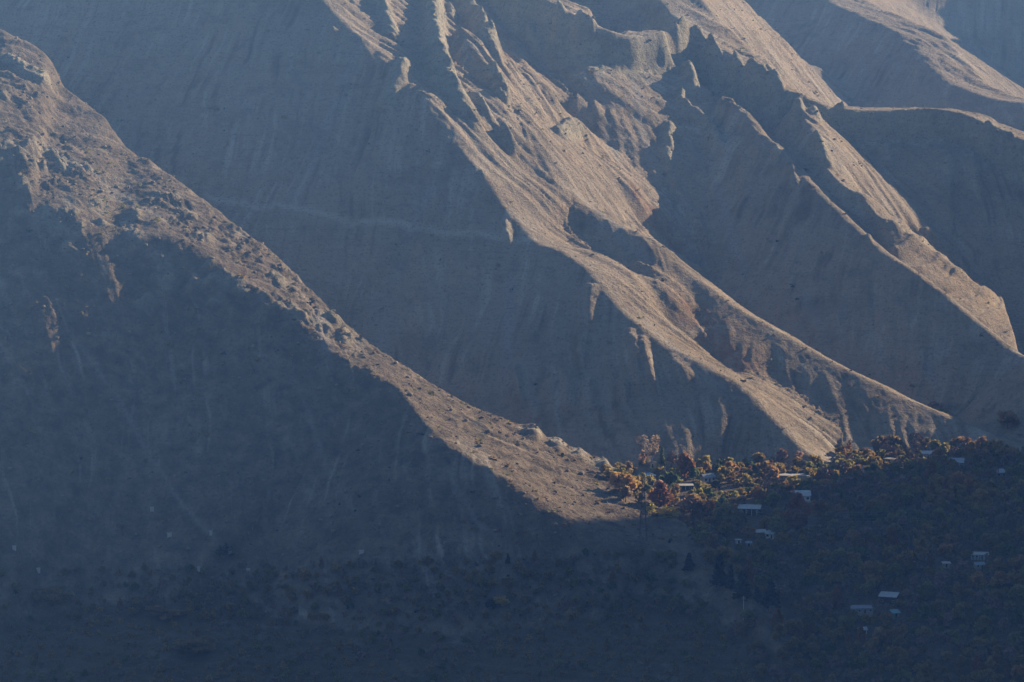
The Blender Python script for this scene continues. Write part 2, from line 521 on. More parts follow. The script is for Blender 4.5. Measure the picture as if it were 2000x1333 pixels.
NEAR8 = blur((RID == 8).astype(np.float32), 10)
PX_, PY_ = proj(XX.astype(np.float64), np.maximum(YY, 10), H.astype(np.float64))
BROKEN = np.exp(-((PX_ - 930) / 190)**2 - ((PY_ - 110) / 170)**2) * np.isin(RID, (1, 2, 6)) + 0.9 * np.exp(-((PX_ - 1460) / 150)**2 - ((PY_ - 190) / 120)**2) * np.isin(RID, (3, 4, 5, 6)) \
    + 0.55 * np.exp(-((PX_ - 1250) / 120)**2 - ((PY_ - 470) / 110)**2) * np.isin(RID, (2, 3)) + 0.6 * np.exp(-((PX_ - 1760) / 160)**2 - ((PY_ - 120) / 90)**2) * (RID == 7)
BROKEN = blur(BROKEN.astype(np.float32), 4)
CRAG = np.zeros_like(H)
CRAG[ok2] = np.where(side2 > 0, 1 - sstep(10, 130, d2), 1 - sstep(0, 45, d2))
lr = np.interp(XX, [-400, -190, -120, -20, 60], [1.2, 1.15, .75, .3, .1])
CRAG *= (RID == 8) * lr * sstep(-0.25, 0.35, fbm(XX / 70, YY / 70, 3, 91) + 0.2)
CRAG = np.maximum(CRAG, (RID == 8) * 0.32).astype(np.float32)
CRAG = blur(CRAG, 4)
# old trail across the big shaded slope, scree chutes, russet scrub
spur([(400, 385), (520, 405), (660, 425), (760, 437), (880, 450), (980, 461), (1060, 470)], 0, 3.6, 3.6, layer=PATH, taper=.05)
spur([(1290, 640), (1380, 640), (1450, 650)], 0, 2.0, 2.0, layer=PATH, taper=.1)
for pts_ in BENCH:
    spur(pts_, 0, 10, 8, layer=PATH, taper=.05, flat=4, amount=.7)
for pts_ in [[(100, 600), (200, 740), (270, 850), (330, 950), (420, 1050), (490, 1110)], [(760, 560), (690, 700)], [(560, 700), (620, 860), (680, 980), (720, 1060)], [(860, 900), (930, 1010), (1000, 1075)],
             [(720, 60), (640, 250), (560, 420)], [(860, 330), (800, 450), (760, 560)], [(1000, 490), (995, 600), (985, 780)], [(1235, 130), (1255, 260), (1290, 360)], [(1400, 350), (1430, 470), (1470, 560)], [(1180, 250), (1215, 330)],
             [(1110, 350), (1170, 420), (1240, 470)], [(1150, 420), (1210, 470), (1280, 520)], [(1240, 600), (1330, 690), (1440, 780)], [(1650, 560), (1640, 660)], [(1700, 640), (1720, 720)], [(1560, 560), (1600, 640)],
             [(60, 250), (140, 320), (230, 380), (330, 440)], [(1470, 30), (1560, 110), (1650, 190)], [(1800, 700), (1830, 760)], [(470, 180), (490, 230)], [(620, 600), (640, 720)]]:
    k_ = 2.6 if pts_[0] in ((100, 600), (560, 700), (860, 900)) else 7
    spur(pts_, 0, k_, k_, layer=SCREE, taper=.3, rough=.8, amount=.9)
spur([(1290, 570), (1350, 610), (1420, 670), (1500, 740)], 0, 26, 26, layer=RUSSET, taper=.3, rough=1.0)
spur([(1220, 350), (1290, 440), (1340, 490)], 0, 20, 20, layer=RUSSET, taper=.3, rough=1.0)
print('spurs', time.time() - T0)

# ------------------------------------------------------------------ fine relief, evaluated anywhere
def outer(x, y):
    """generic mountains beyond the modelled area and the hill under the camera"""
    m = 140 + 220 * fbm(x / 900.0, y / 900.0, 4, 41, ridged=True) + np.maximum(y - 3500, 0) * 0.10
    return m


def height(x, y):
    h = samp(H, x, y, cubic=True)
    rid = samp(RID.astype(np.float32), x, y)
    sc = samp(SC, x, y); dc = samp(DC, x, y)
    onh = samp(ONH, x, y)
    skew = sc + 7.0 * fbm(x / 30.0, y / 30.0, 2, 19)
    n1 = fbm(skew / 22.0, dc / 130.0, 3, 21)
    n2 = fbm(skew / 7.0, dc / 60.0, 2, 25)
    fade = sstep(4, 40, dc)
    h = h + onh * fade * (n1 * 3.8 + n2 * 0.5)
    h = h + onh * fbm(x / 60.0, y / 60.0, 3, 30) * 2.2
    h = h + fbm(x / 9.0, y / 9.0, 3, 33) * (0.25 + 0.25 * onh)
    ft = (1 - onh) * sstep(2365, 2335, y) * (y > 1900)
    hs = h + fbm(x / 45.0, y / 45.0, 2, 71) * 2.0 + x * 0.02
    st = np.floor(hs / 2.6); fr = hs / 2.6 - st
    h = h + ft * 0.85 * ((st + sstep(0.62, 1.0, fr)) * 2.6 - hs)
    bk = samp(BROKEN, x, y)
    h = h + bk * (fbm(sc / 30.0 + .4 * perlin(x / 40, y / 40, 8), dc / 42.0, 3, 81, ridged=True) * 7.5 - 2 + fbm(x / 13.0, y / 13.0, 3, 85) * 2.4)
    h = h + onh * fbm(x / 3.4, y / 3.4, 2, 88) * 0.28
    # broken rock on cliffs and over the shoulder of the near ridge
    rk = samp(ROCK, x, y); cr = samp(CRAG, x, y)
    a = np.clip(rk * 0.8 + cr, 0, 1.3)
    big = fbm(x / 17.0, y / 17.0, 2, 61, ridged=True)
    sm = fbm(x / 5.5 + 3 * perlin(x / 20, y / 20, 5), y / 5.5, 3, 65, gain=0.6)
    h = h + cr * (big * 2.1 + np.round(sm * 3) * 0.25) + a * np.where(sm > 0, sm ** 0.8, sm * 0.7) * 2.2
    # out of the modelled rectangle
    ex = np.maximum(np.maximum(GX0 + 200 - x, x - (GX1 - 200)), np.maximum(GY0 + 100 - y, y - (GY1 - 200)))
    t = sstep(-50, 150, ex)
    o = outer(x, y)
    near = CAM_Z - 3 - 0.40 * np.maximum(y, -200) + fbm(x / 200.0, y / 200.0, 3, 44) * 12 * sstep(60, 400, np.hypot(x, y))
    o = np.where(y < 2000, np.maximum(near, -90 + 0 * x), o)
    o = np.where((y < 2000) & (np.abs(x) > 1500), np.maximum(o, -90 + (np.abs(x) - 1500) * 0.3), o)
    return np.maximum(h * (1 - t) + o * t, r5(x, y) + fbm(x / 90.0, y / 90.0, 4, 51) * 6 - 3)


us = np.linspace(-0.146, 0.146, 800)
ext = 0.146 + np.cumsum(0.0006 * 1.16 ** np.arange(48))
ext = ext[ext < 2.4]
us = np.concatenate([-ext[::-1], us, ext])
ya = np.arange(2040, 3150, 1.32)
yb = [3150.0]
while yb[-1] < 9000:
    yb.append(yb[-1] + min(2.9 + max(0, (yb[-1] - 3800)) * 0.06, 160))
yc = [2040.0]
while yc[-1] > -900:
    yc.append(yc[-1] - min(3 + (2040 - yc[-1]) * 0.08, 40))
ys = np.concatenate([np.array(yc[1:])[::-1], ya, np.array(yb)])
UU, VY = np.meshgrid(us, ys)
VX = UU * np.maximum(VY, 1200.0)
VZ = np.zeros_like(VX)
CH = 200
for r in range(0, len(ys), CH):
    VZ[r:r + CH] = height(VX[r:r + CH], VY[r:r + CH])


def grid_mesh(name, X, Y, Z):
    nr, nc = X.shape
    co = np.stack([X, Y, Z], -1).reshape(-1, 3).astype(np.float32)
    idx = np.arange(nr * nc, dtype=np.int32).reshape(nr, nc)
    q = np.stack([idx[:-1, :-1], idx[:-1, 1:], idx[1:, 1:], idx[1:, :-1]], -1).reshape(-1, 4)
    me = bpy.data.meshes.new(name)
    me.vertices.add(len(co)); me.vertices.foreach_set('co', co.ravel())
    me.loops.add(q.size); me.loops.foreach_set('vertex_index', q.ravel())
    me.polygons.add(len(q))
    me.polygons.foreach_set('loop_start', np.arange(0, q.size, 4, dtype=np.int32))
    me.polygons.foreach_set('use_smooth', np.ones(len(q), bool))
    me.update(calc_edges=True)
    return me


def N(nt, kind, **kw):
    n = nt.nodes.new(kind)
    for k, v in kw.items():
        if k.startswith('i_'):
            n.inputs[int(k[2:])].default_value = v
        else:
            setattr(n, k, v)
    return n


def mixc(nt, fac, a, b, blend='MIX'):
    m = nt.nodes.new('ShaderNodeMix'); m.data_type = 'RGBA'; m.blend_type = blend
    for sock, v in ((m.inputs[0], fac), (m.inputs[6], a), (m.inputs[7], b)):
        if isinstance(v, (int, float)):
            sock.default_value = v
        elif isinstance(v, tuple):
            sock.default_value = v if len(v) == 4 else v + (1,)
        else:
            nt.links.new(v, sock)
    return m.outputs[2]


def noise(nt, vec, scale, detail=4, rough=0.55, dist=0.0):
    n = N(nt, 'ShaderNodeTexNoise'); n.inputs['Scale'].default_value = scale
    n.inputs['Detail'].default_value = detail; n.inputs['Roughness'].default_value = rough
    n.inputs['Distortion'].default_value = dist
    nt.links.new(vec, n.inputs['Vector'])
    return n.outputs[0]


def ramp(nt, fac, stops):
    r = N(nt, 'ShaderNodeValToRGB')
    while len(r.color_ramp.elements) < len(stops):
        r.color_ramp.elements.new(0.5)
    for e, (p, c) in zip(r.color_ramp.elements, stops):
        e.position = p
        e.color = c if isinstance(c, tuple) else (c, c, c, 1)
    nt.links.new(fac, r.inputs[0])
    return r.outputs[0]


def slope_material():
    m = bpy.data.materials.new('dry_slope'); m.use_nodes = True
    t = m.node_tree; b = t.nodes['Principled BSDF']
    b.inputs['Roughness'].default_value = 1.0; b.inputs['Specular IOR Level'].default_value = 0.1
    geo = N(t, 'ShaderNodeNewGeometry'); pos = geo.outputs['Position']
    za = N(t, 'ShaderNodeAttribute', attribute_name='zone'); zb = N(t, 'ShaderNodeAttribute', attribute_name='zone2')
    sa_ = N(t, 'ShaderNodeSeparateColor'); t.links.new(za.outputs[0], sa_.inputs[0])
    sb_ = N(t, 'ShaderNodeSeparateColor'); t.links.new(zb.outputs[0], sb_.inputs[0])
    big = noise(t, pos, 0.012, 5, 0.6)
    mid = noise(t, pos, 0.09, 5, 0.65)
    fine = noise(t, pos, 0.55, 4, 0.7)
    grass = mixc(t, ramp(t, big, [(0.35, 0.0), (0.65, 1.0)]), (0.40, 0.31, 0.22), (0.34, 0.29, 0.235))
    grass = mixc(t, ramp(t, mid, [(0.4, 0.0), (0.7, 1.0)]), grass, (0.31, 0.255, 0.20))
    rock = mixc(t, ramp(t, mid, [(0.35, 0.0), (0.65, 1.0)]), (0.42, 0.38, 0.29), (0.31, 0.29, 0.24))
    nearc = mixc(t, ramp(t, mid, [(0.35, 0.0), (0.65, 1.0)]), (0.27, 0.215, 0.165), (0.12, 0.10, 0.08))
    scree = mixc(t, fine, (0.30, 0.285, 0.27), (0.38, 0.35, 0.32))
    russ = mixc(t, ramp(t, fine, [(0.45, 0.0), (0.6, 1.0)]), (0.34, 0.17, 0.09), (0.22, 0.17, 0.13))
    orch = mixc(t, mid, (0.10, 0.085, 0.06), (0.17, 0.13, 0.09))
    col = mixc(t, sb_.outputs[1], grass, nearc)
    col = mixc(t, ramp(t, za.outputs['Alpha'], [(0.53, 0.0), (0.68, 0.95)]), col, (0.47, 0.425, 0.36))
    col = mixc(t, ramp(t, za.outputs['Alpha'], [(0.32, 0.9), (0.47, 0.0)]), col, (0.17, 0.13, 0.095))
    col = mixc(t, sa_.outputs[0], col, rock)
    f = N(t, 'ShaderNodeMath', operation='MULTIPLY'); t.links.new(sa_.outputs[1], f.inputs[0]); t.links.new(ramp(t, mid, [(0.3, 0.3), (0.6, 1.0)]), f.inputs[1])
    col = mixc(t, f.outputs[0], col, scree)
    f = N(t, 'ShaderNodeMath', operation='MULTIPLY'); t.links.new(sa_.outputs[2], f.inputs[0]); t.links.new(ramp(t, mid, [(0.4, 0.2), (0.6, 1.0)]), f.inputs[1])
    col = mixc(t, f.outputs[0], col, russ)
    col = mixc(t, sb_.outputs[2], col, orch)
    col = mixc(t, sb_.outputs[0], col, (0.50, 0.46, 0.39))
    pat = noise(t, pos, 0.03, 6, 0.7)
    col = mixc(t, ramp(t, pat, [(0.52, 0.0), (0.60, 0.55)]), col, mixc(t, 0.5, col, (0.12, 0.10, 0.075)))
    col = mixc(t, ramp(t, pat, [(0.34, 0.3), (0.42, 0.0)]), col, (0.40, 0.36, 0.30))
    # cattle terracettes along the contour, their relief shade painted in as dark lines
    sx = N(t, 'ShaderNodeMapping'); t.links.new(pos, sx.inputs[0]); sx.inputs['Scale'].default_value = (0.05, 0.05, 0.5)
    ter = noise(t, sx.outputs[0], 1.0, 5, 0.72, 1.2)
    col = mixc(t, ramp(t, ter, [(0.34, 0.45), (0.47, 0.0)]), col, mixc(t, 0.6, col, (0.09, 0.075, 0.055)))
    # speckle of tussocks and stones
    col = mixc(t, ramp(t, fine, [(0.32, 1.0), (0.47, 0.0)]), col, mixc(t, 0.65, col, (0.07, 0.06, 0.045)))
    col = mixc(t, ramp(t, fine, [(0.62, 0.0), (0.78, 0.6)]), col, (0.45, 0.40, 0.34))
    t.links.new(col, b.inputs['Base Color'])
    hsum = N(t, 'ShaderNodeMath', operation='MULTIPLY_ADD'); t.links.new(fine, hsum.inputs[0]); hsum.inputs[1].default_value = 1.2; t.links.new(ter, hsum.inputs[2])
    h2 = N(t, 'ShaderNodeMath', operation='MULTIPLY_ADD'); t.links.new(noise(t, pos, 0.2, 3, .6), h2.inputs[0]); h2.inputs[1].default_value = 1.5; t.links.new(hsum.outputs[0], h2.inputs[2])
    bp = N(t, 'ShaderNodeBump'); bp.inputs['Strength'].default_value = 0.8; bp.inputs['Distance'].default_value = 1.5
    t.links.new(h2.outputs[0], bp.inputs['Height']); t.links.new(bp.outputs[0], b.inputs['Normal'])
    return m


ground = bpy.data.objects.new('ground', grid_mesh('ground', VX, VY, VZ))
ground['kind'] = 'structure'
COL.objects.link(ground)
def layer(A):
    r = samp(A, VX, VY)
    inside = (VX > GX0 + 10) & (VX < GX1 - 10) & (VY > GY0 + 10) & (VY < GY1 - 10)
    return np.where(inside, np.clip(r, 0, 1), 0)


sc_ = samp(SC, VX, VY); dc_ = samp(DC, VX, VY)
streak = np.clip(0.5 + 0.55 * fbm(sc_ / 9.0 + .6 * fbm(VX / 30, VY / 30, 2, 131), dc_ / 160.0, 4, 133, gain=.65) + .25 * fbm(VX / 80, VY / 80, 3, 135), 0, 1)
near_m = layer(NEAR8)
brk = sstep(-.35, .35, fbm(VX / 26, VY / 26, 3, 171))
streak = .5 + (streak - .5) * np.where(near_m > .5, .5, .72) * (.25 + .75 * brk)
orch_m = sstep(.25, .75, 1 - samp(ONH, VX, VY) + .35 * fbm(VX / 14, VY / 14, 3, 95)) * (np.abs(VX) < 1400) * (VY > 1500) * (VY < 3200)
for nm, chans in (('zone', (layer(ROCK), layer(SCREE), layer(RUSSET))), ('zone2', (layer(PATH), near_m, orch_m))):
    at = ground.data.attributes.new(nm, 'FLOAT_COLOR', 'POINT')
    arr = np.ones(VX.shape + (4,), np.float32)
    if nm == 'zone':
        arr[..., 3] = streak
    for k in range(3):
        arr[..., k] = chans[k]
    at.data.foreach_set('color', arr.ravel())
ground.data.materials.append(slope_material())
print('ground', len(ground.data.vertices), time.time() - T0)


# ------------------------------------------------------------------ helpers for things
def mesh_obj(name, verts, faces, mats, parent=None, loc=(0, 0, 0), rz=0.0, smooth=False, idx=None):
    me = bpy.data.meshes.new(name)
    me.from_pydata([tuple(v) for v in verts], [], [tuple(f) for f in faces])
    for m in (mats if isinstance(mats, (list, tuple)) else [mats]):
        me.materials.append(m)
    if idx is not None:
        me.polygons.foreach_set('material_index', np.asarray(idx, np.int32))
    if smooth:
        me.polygons.foreach_set('use_smooth', np.ones(len(me.polygons), bool))
    me.update()
    o = bpy.data.objects.new(name, me)
    COL.objects.link(o)
    o.location = loc; o.rotation_euler = (0, 0, rz)
    if parent is not None:
        o.parent = parent
    return o


def empty(name, loc, rz=0.0):
    o = bpy.data.objects.new(name, None)
    o.empty_display_size = 1.0
    COL.objects.link(o)
    o.location = loc; o.rotation_euler = (0, 0, rz)
    return o


def tag(o, label, cat, group=None):
    o['label'] = label; o['category'] = cat
    if group:
        o['group'] = group
    return o


class MB:
    def __init__(self):
        self.v = []; self.f = []; self.m = []

    def box(self, x0, x1, y0, y1, z0, z1, m=0):
        n = len(self.v)
        self.v += [(x0, y0, z0), (x1, y0, z0), (x1, y1, z0), (x0, y1, z0), (x0, y0, z1), (x1, y0, z1), (x1, y1, z1), (x0, y1, z1)]
        self.f += [tuple(n + i for i in q) for q in ((0, 3, 2, 1), (4, 5, 6, 7), (0, 1, 5, 4), (1, 2, 6, 5), (2, 3, 7, 6), (3, 0, 4, 7))]
        self.m += [m] * 6
        return self

    def tube(self, a, b, ra, rb, n=5, m=0):
        a, b = Vector(a), Vector(b)
        d = (b - a).normalized()
        u = d.orthogonal().normalized(); w = d.cross(u)
        k = len(self.v)
        for p, r in ((a, ra), (b, rb)):
            for i in range(n):
                t = 2 * math.pi * i / n
                self.v.append(tuple(p + (u * math.cos(t) + w * math.sin(t)) * r))
        for i in range(n):
            j = (i + 1) % n
            self.f.append((k + i, k + j, k + n + j, k + n + i)); self.m.append(m)
        self.f.append(tuple(k + n + i for i in range(n))); self.m.append(m)
        return self

    def poly(self, pts, m=0):
        n = len(self.v)
        self.v += [tuple(p) for p in pts]
        self.f.append(tuple(range(n, n + len(pts)))); self.m.append(m)
        return self

    def build(self, name, mats, parent=None, loc=(0, 0, 0), rz=0.0, smooth=False):
        return mesh_obj(name, self.v, self.f, mats, parent, loc, rz, smooth, self.m)


def gz(x, y):
    return float(height(np.array([float(x)]), np.array([float(y)]))[0])


def spot(px, py, y0=2040.0):
    p = drape([px], [py], y0)[0]
    return float(p[0]), float(p[1]), gz(p[0], p[1])


def simple_mat(name, col, rough=0.9, var=0.25, scale=1.5, metal=0.0, objvar=0.0, translucent=False):
    m = bpy.data.materials.new(name); m.use_nodes = True
    t = m.node_tree; b = t.nodes['Principled BSDF']
    b.inputs['Roughness'].default_value = rough; b.inputs['Metallic'].default_value = metal
    b.inputs['Specular IOR Level'].default_value = 0.2
    geo = N(t, 'ShaderNodeNewGeometry')
    n = noise(t, geo.outputs['Position'], scale, 3, 0.6)
    dark = tuple(c * (1 - var) for c in col); light = tuple(min(1, c * (1 + var)) for c in col)
    c = mixc(t, ramp(t, n, [(0.3, 0.0), (0.7, 1.0)]), dark, light)
    if objvar:
        oi = N(t, 'ShaderNodeObjectInfo')
        hs = N(t, 'ShaderNodeHueSaturation')
        mr = N(t, 'ShaderNodeMapRange'); t.links.new(oi.outputs['Random'], mr.inputs[0])
        mr.inputs[3].default_value = 0.5 - objvar * 0.01; mr.inputs[4].default_value = 0.5 + objvar * 0.11
        mv = N(t, 'ShaderNodeMapRange'); t.links.new(oi.outputs['Random'], mv.inputs[0])
        mv.inputs[3].default_value = 1 + objvar * .5; mv.inputs[4].default_value = 1 - objvar * .5
        t.links.new(c, hs.inputs['Color']); t.links.new(mr.outputs[0], hs.inputs['Hue']); t.links.new(mv.outputs[0], hs.inputs['Value'])
        c = hs.outputs[0]
    t.links.new(c, b.inputs['Base Color'])
    if translucent:
        tr = N(t, 'ShaderNodeBsdfTranslucent'); t.links.new(c, tr.inputs[0])
        mx = N(t, 'ShaderNodeMixShader'); mx.inputs[0].default_value = 0.55
        t.links.new(b.outputs[0], mx.inputs[1]); t.links.new(tr.outputs[0], mx.inputs[2])
        t.links.new(mx.outputs[0], t.nodes['Material Output'].inputs['Surface'])
    return m


LEAF = {
    'red': simple_mat('leaf_red', (0.31, 0.135, 0.075), translucent=True, objvar=.35, scale=.8, var=.35),
    'orange': simple_mat('leaf_orange', (0.43, 0.25, 0.11), translucent=True, objvar=.35, scale=.8, var=.35),
    'yellow': simple_mat('leaf_yellow', (0.48, 0.36, 0.12), translucent=True, objvar=.35, scale=.8, var=.35),
    'green': simple_mat('leaf_green', (0.17, 0.20, 0.085), translucent=True, objvar=.35, scale=.8, var=.35),
    'olive': simple_mat('leaf_olive', (0.31, 0.26, 0.11), translucent=True, objvar=.35, scale=.8, var=.35),
    'brown': simple_mat('leaf_brown', (0.33, 0.21, 0.12), translucent=True, objvar=.35, scale=.8, var=.35),
    'bare': simple_mat('twig_purple', (0.24, 0.165, 0.145), objvar=.25, scale=.8, var=.3),
    'dark': simple_mat('needle_dark', (0.028, 0.042, 0.030), objvar=.3, scale=.8, var=.35),
    'pink': simple_mat('leaf_pink', (0.42, 0.29, 0.22), translucent=True, objvar=.3, scale=.8, var=.35),
}
BARK = simple_mat('bark', (0.13, 0.10, 0.08)); BARK_PALE = simple_mat('bark_pale', (0.55, 0.50, 0.45))


# ------------------------------------------------------------------ trees
def crown_mesh(kind, seed, nleaf=230):
    """leaf-clump faces in a unit crown: base at z=0, height 1, half-width about 0.5"""
    r = np.random.default_rng(seed)
    P = []
    if kind == 'round' or kind == 'bare':
        nc = 11
        cs = []
        for k in range(nc):
            a = r.uniform(0, 2 * np.pi); t = r.uniform(0, 1); e = r.uniform(-.9, 1)
            rr_ = .30 * math.sqrt(1 - min(.95, e * e)) * (0.5 + .7 * t)
            cs.append((rr_ * math.cos(a), rr_ * math.sin(a), .55 + .30 * e, r.uniform(.11, .2)))
        for i in range(nleaf):
            c = cs[r.integers(nc)]
            d = r.normal(size=3); d /= np.linalg.norm(d)
            q = c[3] * r.random() ** .35
            P.append((c[0] + d[0] * q, c[1] + d[1] * q, c[2] + d[2] * q))
        size = .10 if kind == 'round' else .06
    elif kind == 'flame':
        for i in range(nleaf):
            z = .12 + .86 * r.random() ** 1.15
            w = .34 * math.sqrt(max(0, min((z - .08) / .25, 1))) * (1 - max(0, z - .3) / .7) ** .75
            a = r.uniform(0, 2 * np.pi); q = w * r.random() ** .4 * (1 + .25 * math.sin(3 * a + seed))
            P.append((q * math.cos(a), q * math.sin(a), z))
        size = .07
    elif kind == 'conifer':
        for i in range(nleaf):
            z = .06 + .94 * r.random() ** 1.3
            w = .30 * (1 - z) ** .8 * (0.75 + .25 * math.sin(z * 40))
            a = r.uniform(0, 2 * np.pi); q = w * r.random() ** .45
            P.append((q * math.cos(a), q * math.sin(a), z - q * .25))
        size = .06
    elif kind == 'poplar':
        for i in range(nleaf):
            br = r.integers(3)
            z = .36 + .64 * r.random()
            ang = (.10, -.13, .02)[br] * (z - .2) / .8 * 1.7
            w = .13 * (1 - abs(z - .7) / .45) + .02
            a = r.uniform(0, 2 * np.pi); q = max(.01, w) * r.random() ** .6
            P.append((ang + q * math.cos(a), q * math.sin(a), z))
        size = .03
    else:   # bush
        for i in range(nleaf):
            d = r.normal(size=3); d /= np.linalg.norm(d); d[2] = abs(d[2])
            q = r.random() ** .35 * (1 + .2 * r.normal())
            P.append((d[0] * .5 * q, d[1] * .5 * q, .9 * d[2] * q))
        size = .10
    P = np.array(P)
    n = len(P)
    nrm = r.normal(size=(n, 3)); nrm[:, 2] += .3
    nrm /= np.linalg.norm(nrm, axis=1)[:, None]
    u = np.cross(nrm, r.normal(size=(n, 3))); u /= np.linalg.norm(u, axis=1)[:, None]
    w = np.cross(nrm, u)
    sz = size * r.uniform(.6, 1.3, (n, 1))
    V = np.stack([P - u * sz - w * sz * .6, P + u * sz - w * sz * .7, P + u * sz * .8 + w * sz * .8, P - u * sz * .7 + w * sz], 1).reshape(-1, 3)
    F = np.arange(n * 4).reshape(n, 4)
    return V, F


def trunk_mesh(kind, seed):
    r = np.random.default_rng(seed + 500)
    m = MB()
    if kind == 'poplar':
        m.tube((0, 0, -.03), (0, 0, .2), .032, .028, 6)
        for dx, top in ((.10, .9), (-.13, .84), (.02, .97)):
            m.tube((0, 0, .19), (dx * .9, .01, .55), .022, .014, 5)
            m.tube((dx * .9, .01, .55), (dx * 1.5, 0, top), .014, .004, 5)
    elif kind == 'conifer':
        m.tube((0, 0, -.03), (0, 0, .95), .022, .003, 5)
    elif kind == 'bush':
        for k in range(3):
            a = k * 2.1
            m.tube((0, 0, -.05), (.25 * math.cos(a), .25 * math.sin(a), .6), .03, .01, 4)
    else:
        m.tube((0, 0, -.03), (.01, 0, .36), .03, .022, 6)
        for k in range(5):
            a = k * 1.26 + r.random(); q = r.uniform(.15, .3)
            m.tube((.01, 0, .28 + .03 * k), (q * math.cos(a), q * math.sin(a), .55 + .06 * k), .016, .004, 4)
    return np.array(m.v), m.f


PROTO = {}
for kind, nv, nl in (('round', 7, 260), ('bare', 5, 210), ('flame', 3, 300), ('conifer', 4, 330), ('poplar', 1, 210), ('bush', 4, 110)):
    PROTO[kind] = [(crown_mesh(kind, 100 * len(PROTO) + i, nl), trunk_mesh(kind, i)) for i in range(nv)]
_mesh_cache = {}


def proto_mesh(kind, var, part, mat):
    key = (kind, var, part, mat.name)
    if key not in _mesh_cache:
        V, F = PROTO[kind][var][part]
        me = bpy.data.meshes.new('crown' if part == 0 else 'trunk')
        me.from_pydata([tuple(v) for v in V], [], [tuple(int(i) for i in f) for f in F])
        me.materials.append(mat); me.update()
        _mesh_cache[key] = me
    return _mesh_cache[key]


def plant(name, kind, leaf, x, y, hgt, width, label, cat, group=None, pale=False, z=None, var=None):
    var = random.randrange(len(PROTO[kind])) if var is None else var
    zz = gz(x, y) if z is None else z
    e = empty(name, (x, y, zz - .1), random.uniform(0, 6.28))
    e.scale = (width, width, hgt)
    for part, nm, mat in ((0, 'crown', LEAF[leaf]), (1, 'trunk', BARK_PALE if pale else BARK)):
        o = bpy.data.objects.new(nm, proto_mesh(kind, var, part, mat))
        COL.objects.link(o); o.parent = e
    tag(e, label, cat, group)
    return e


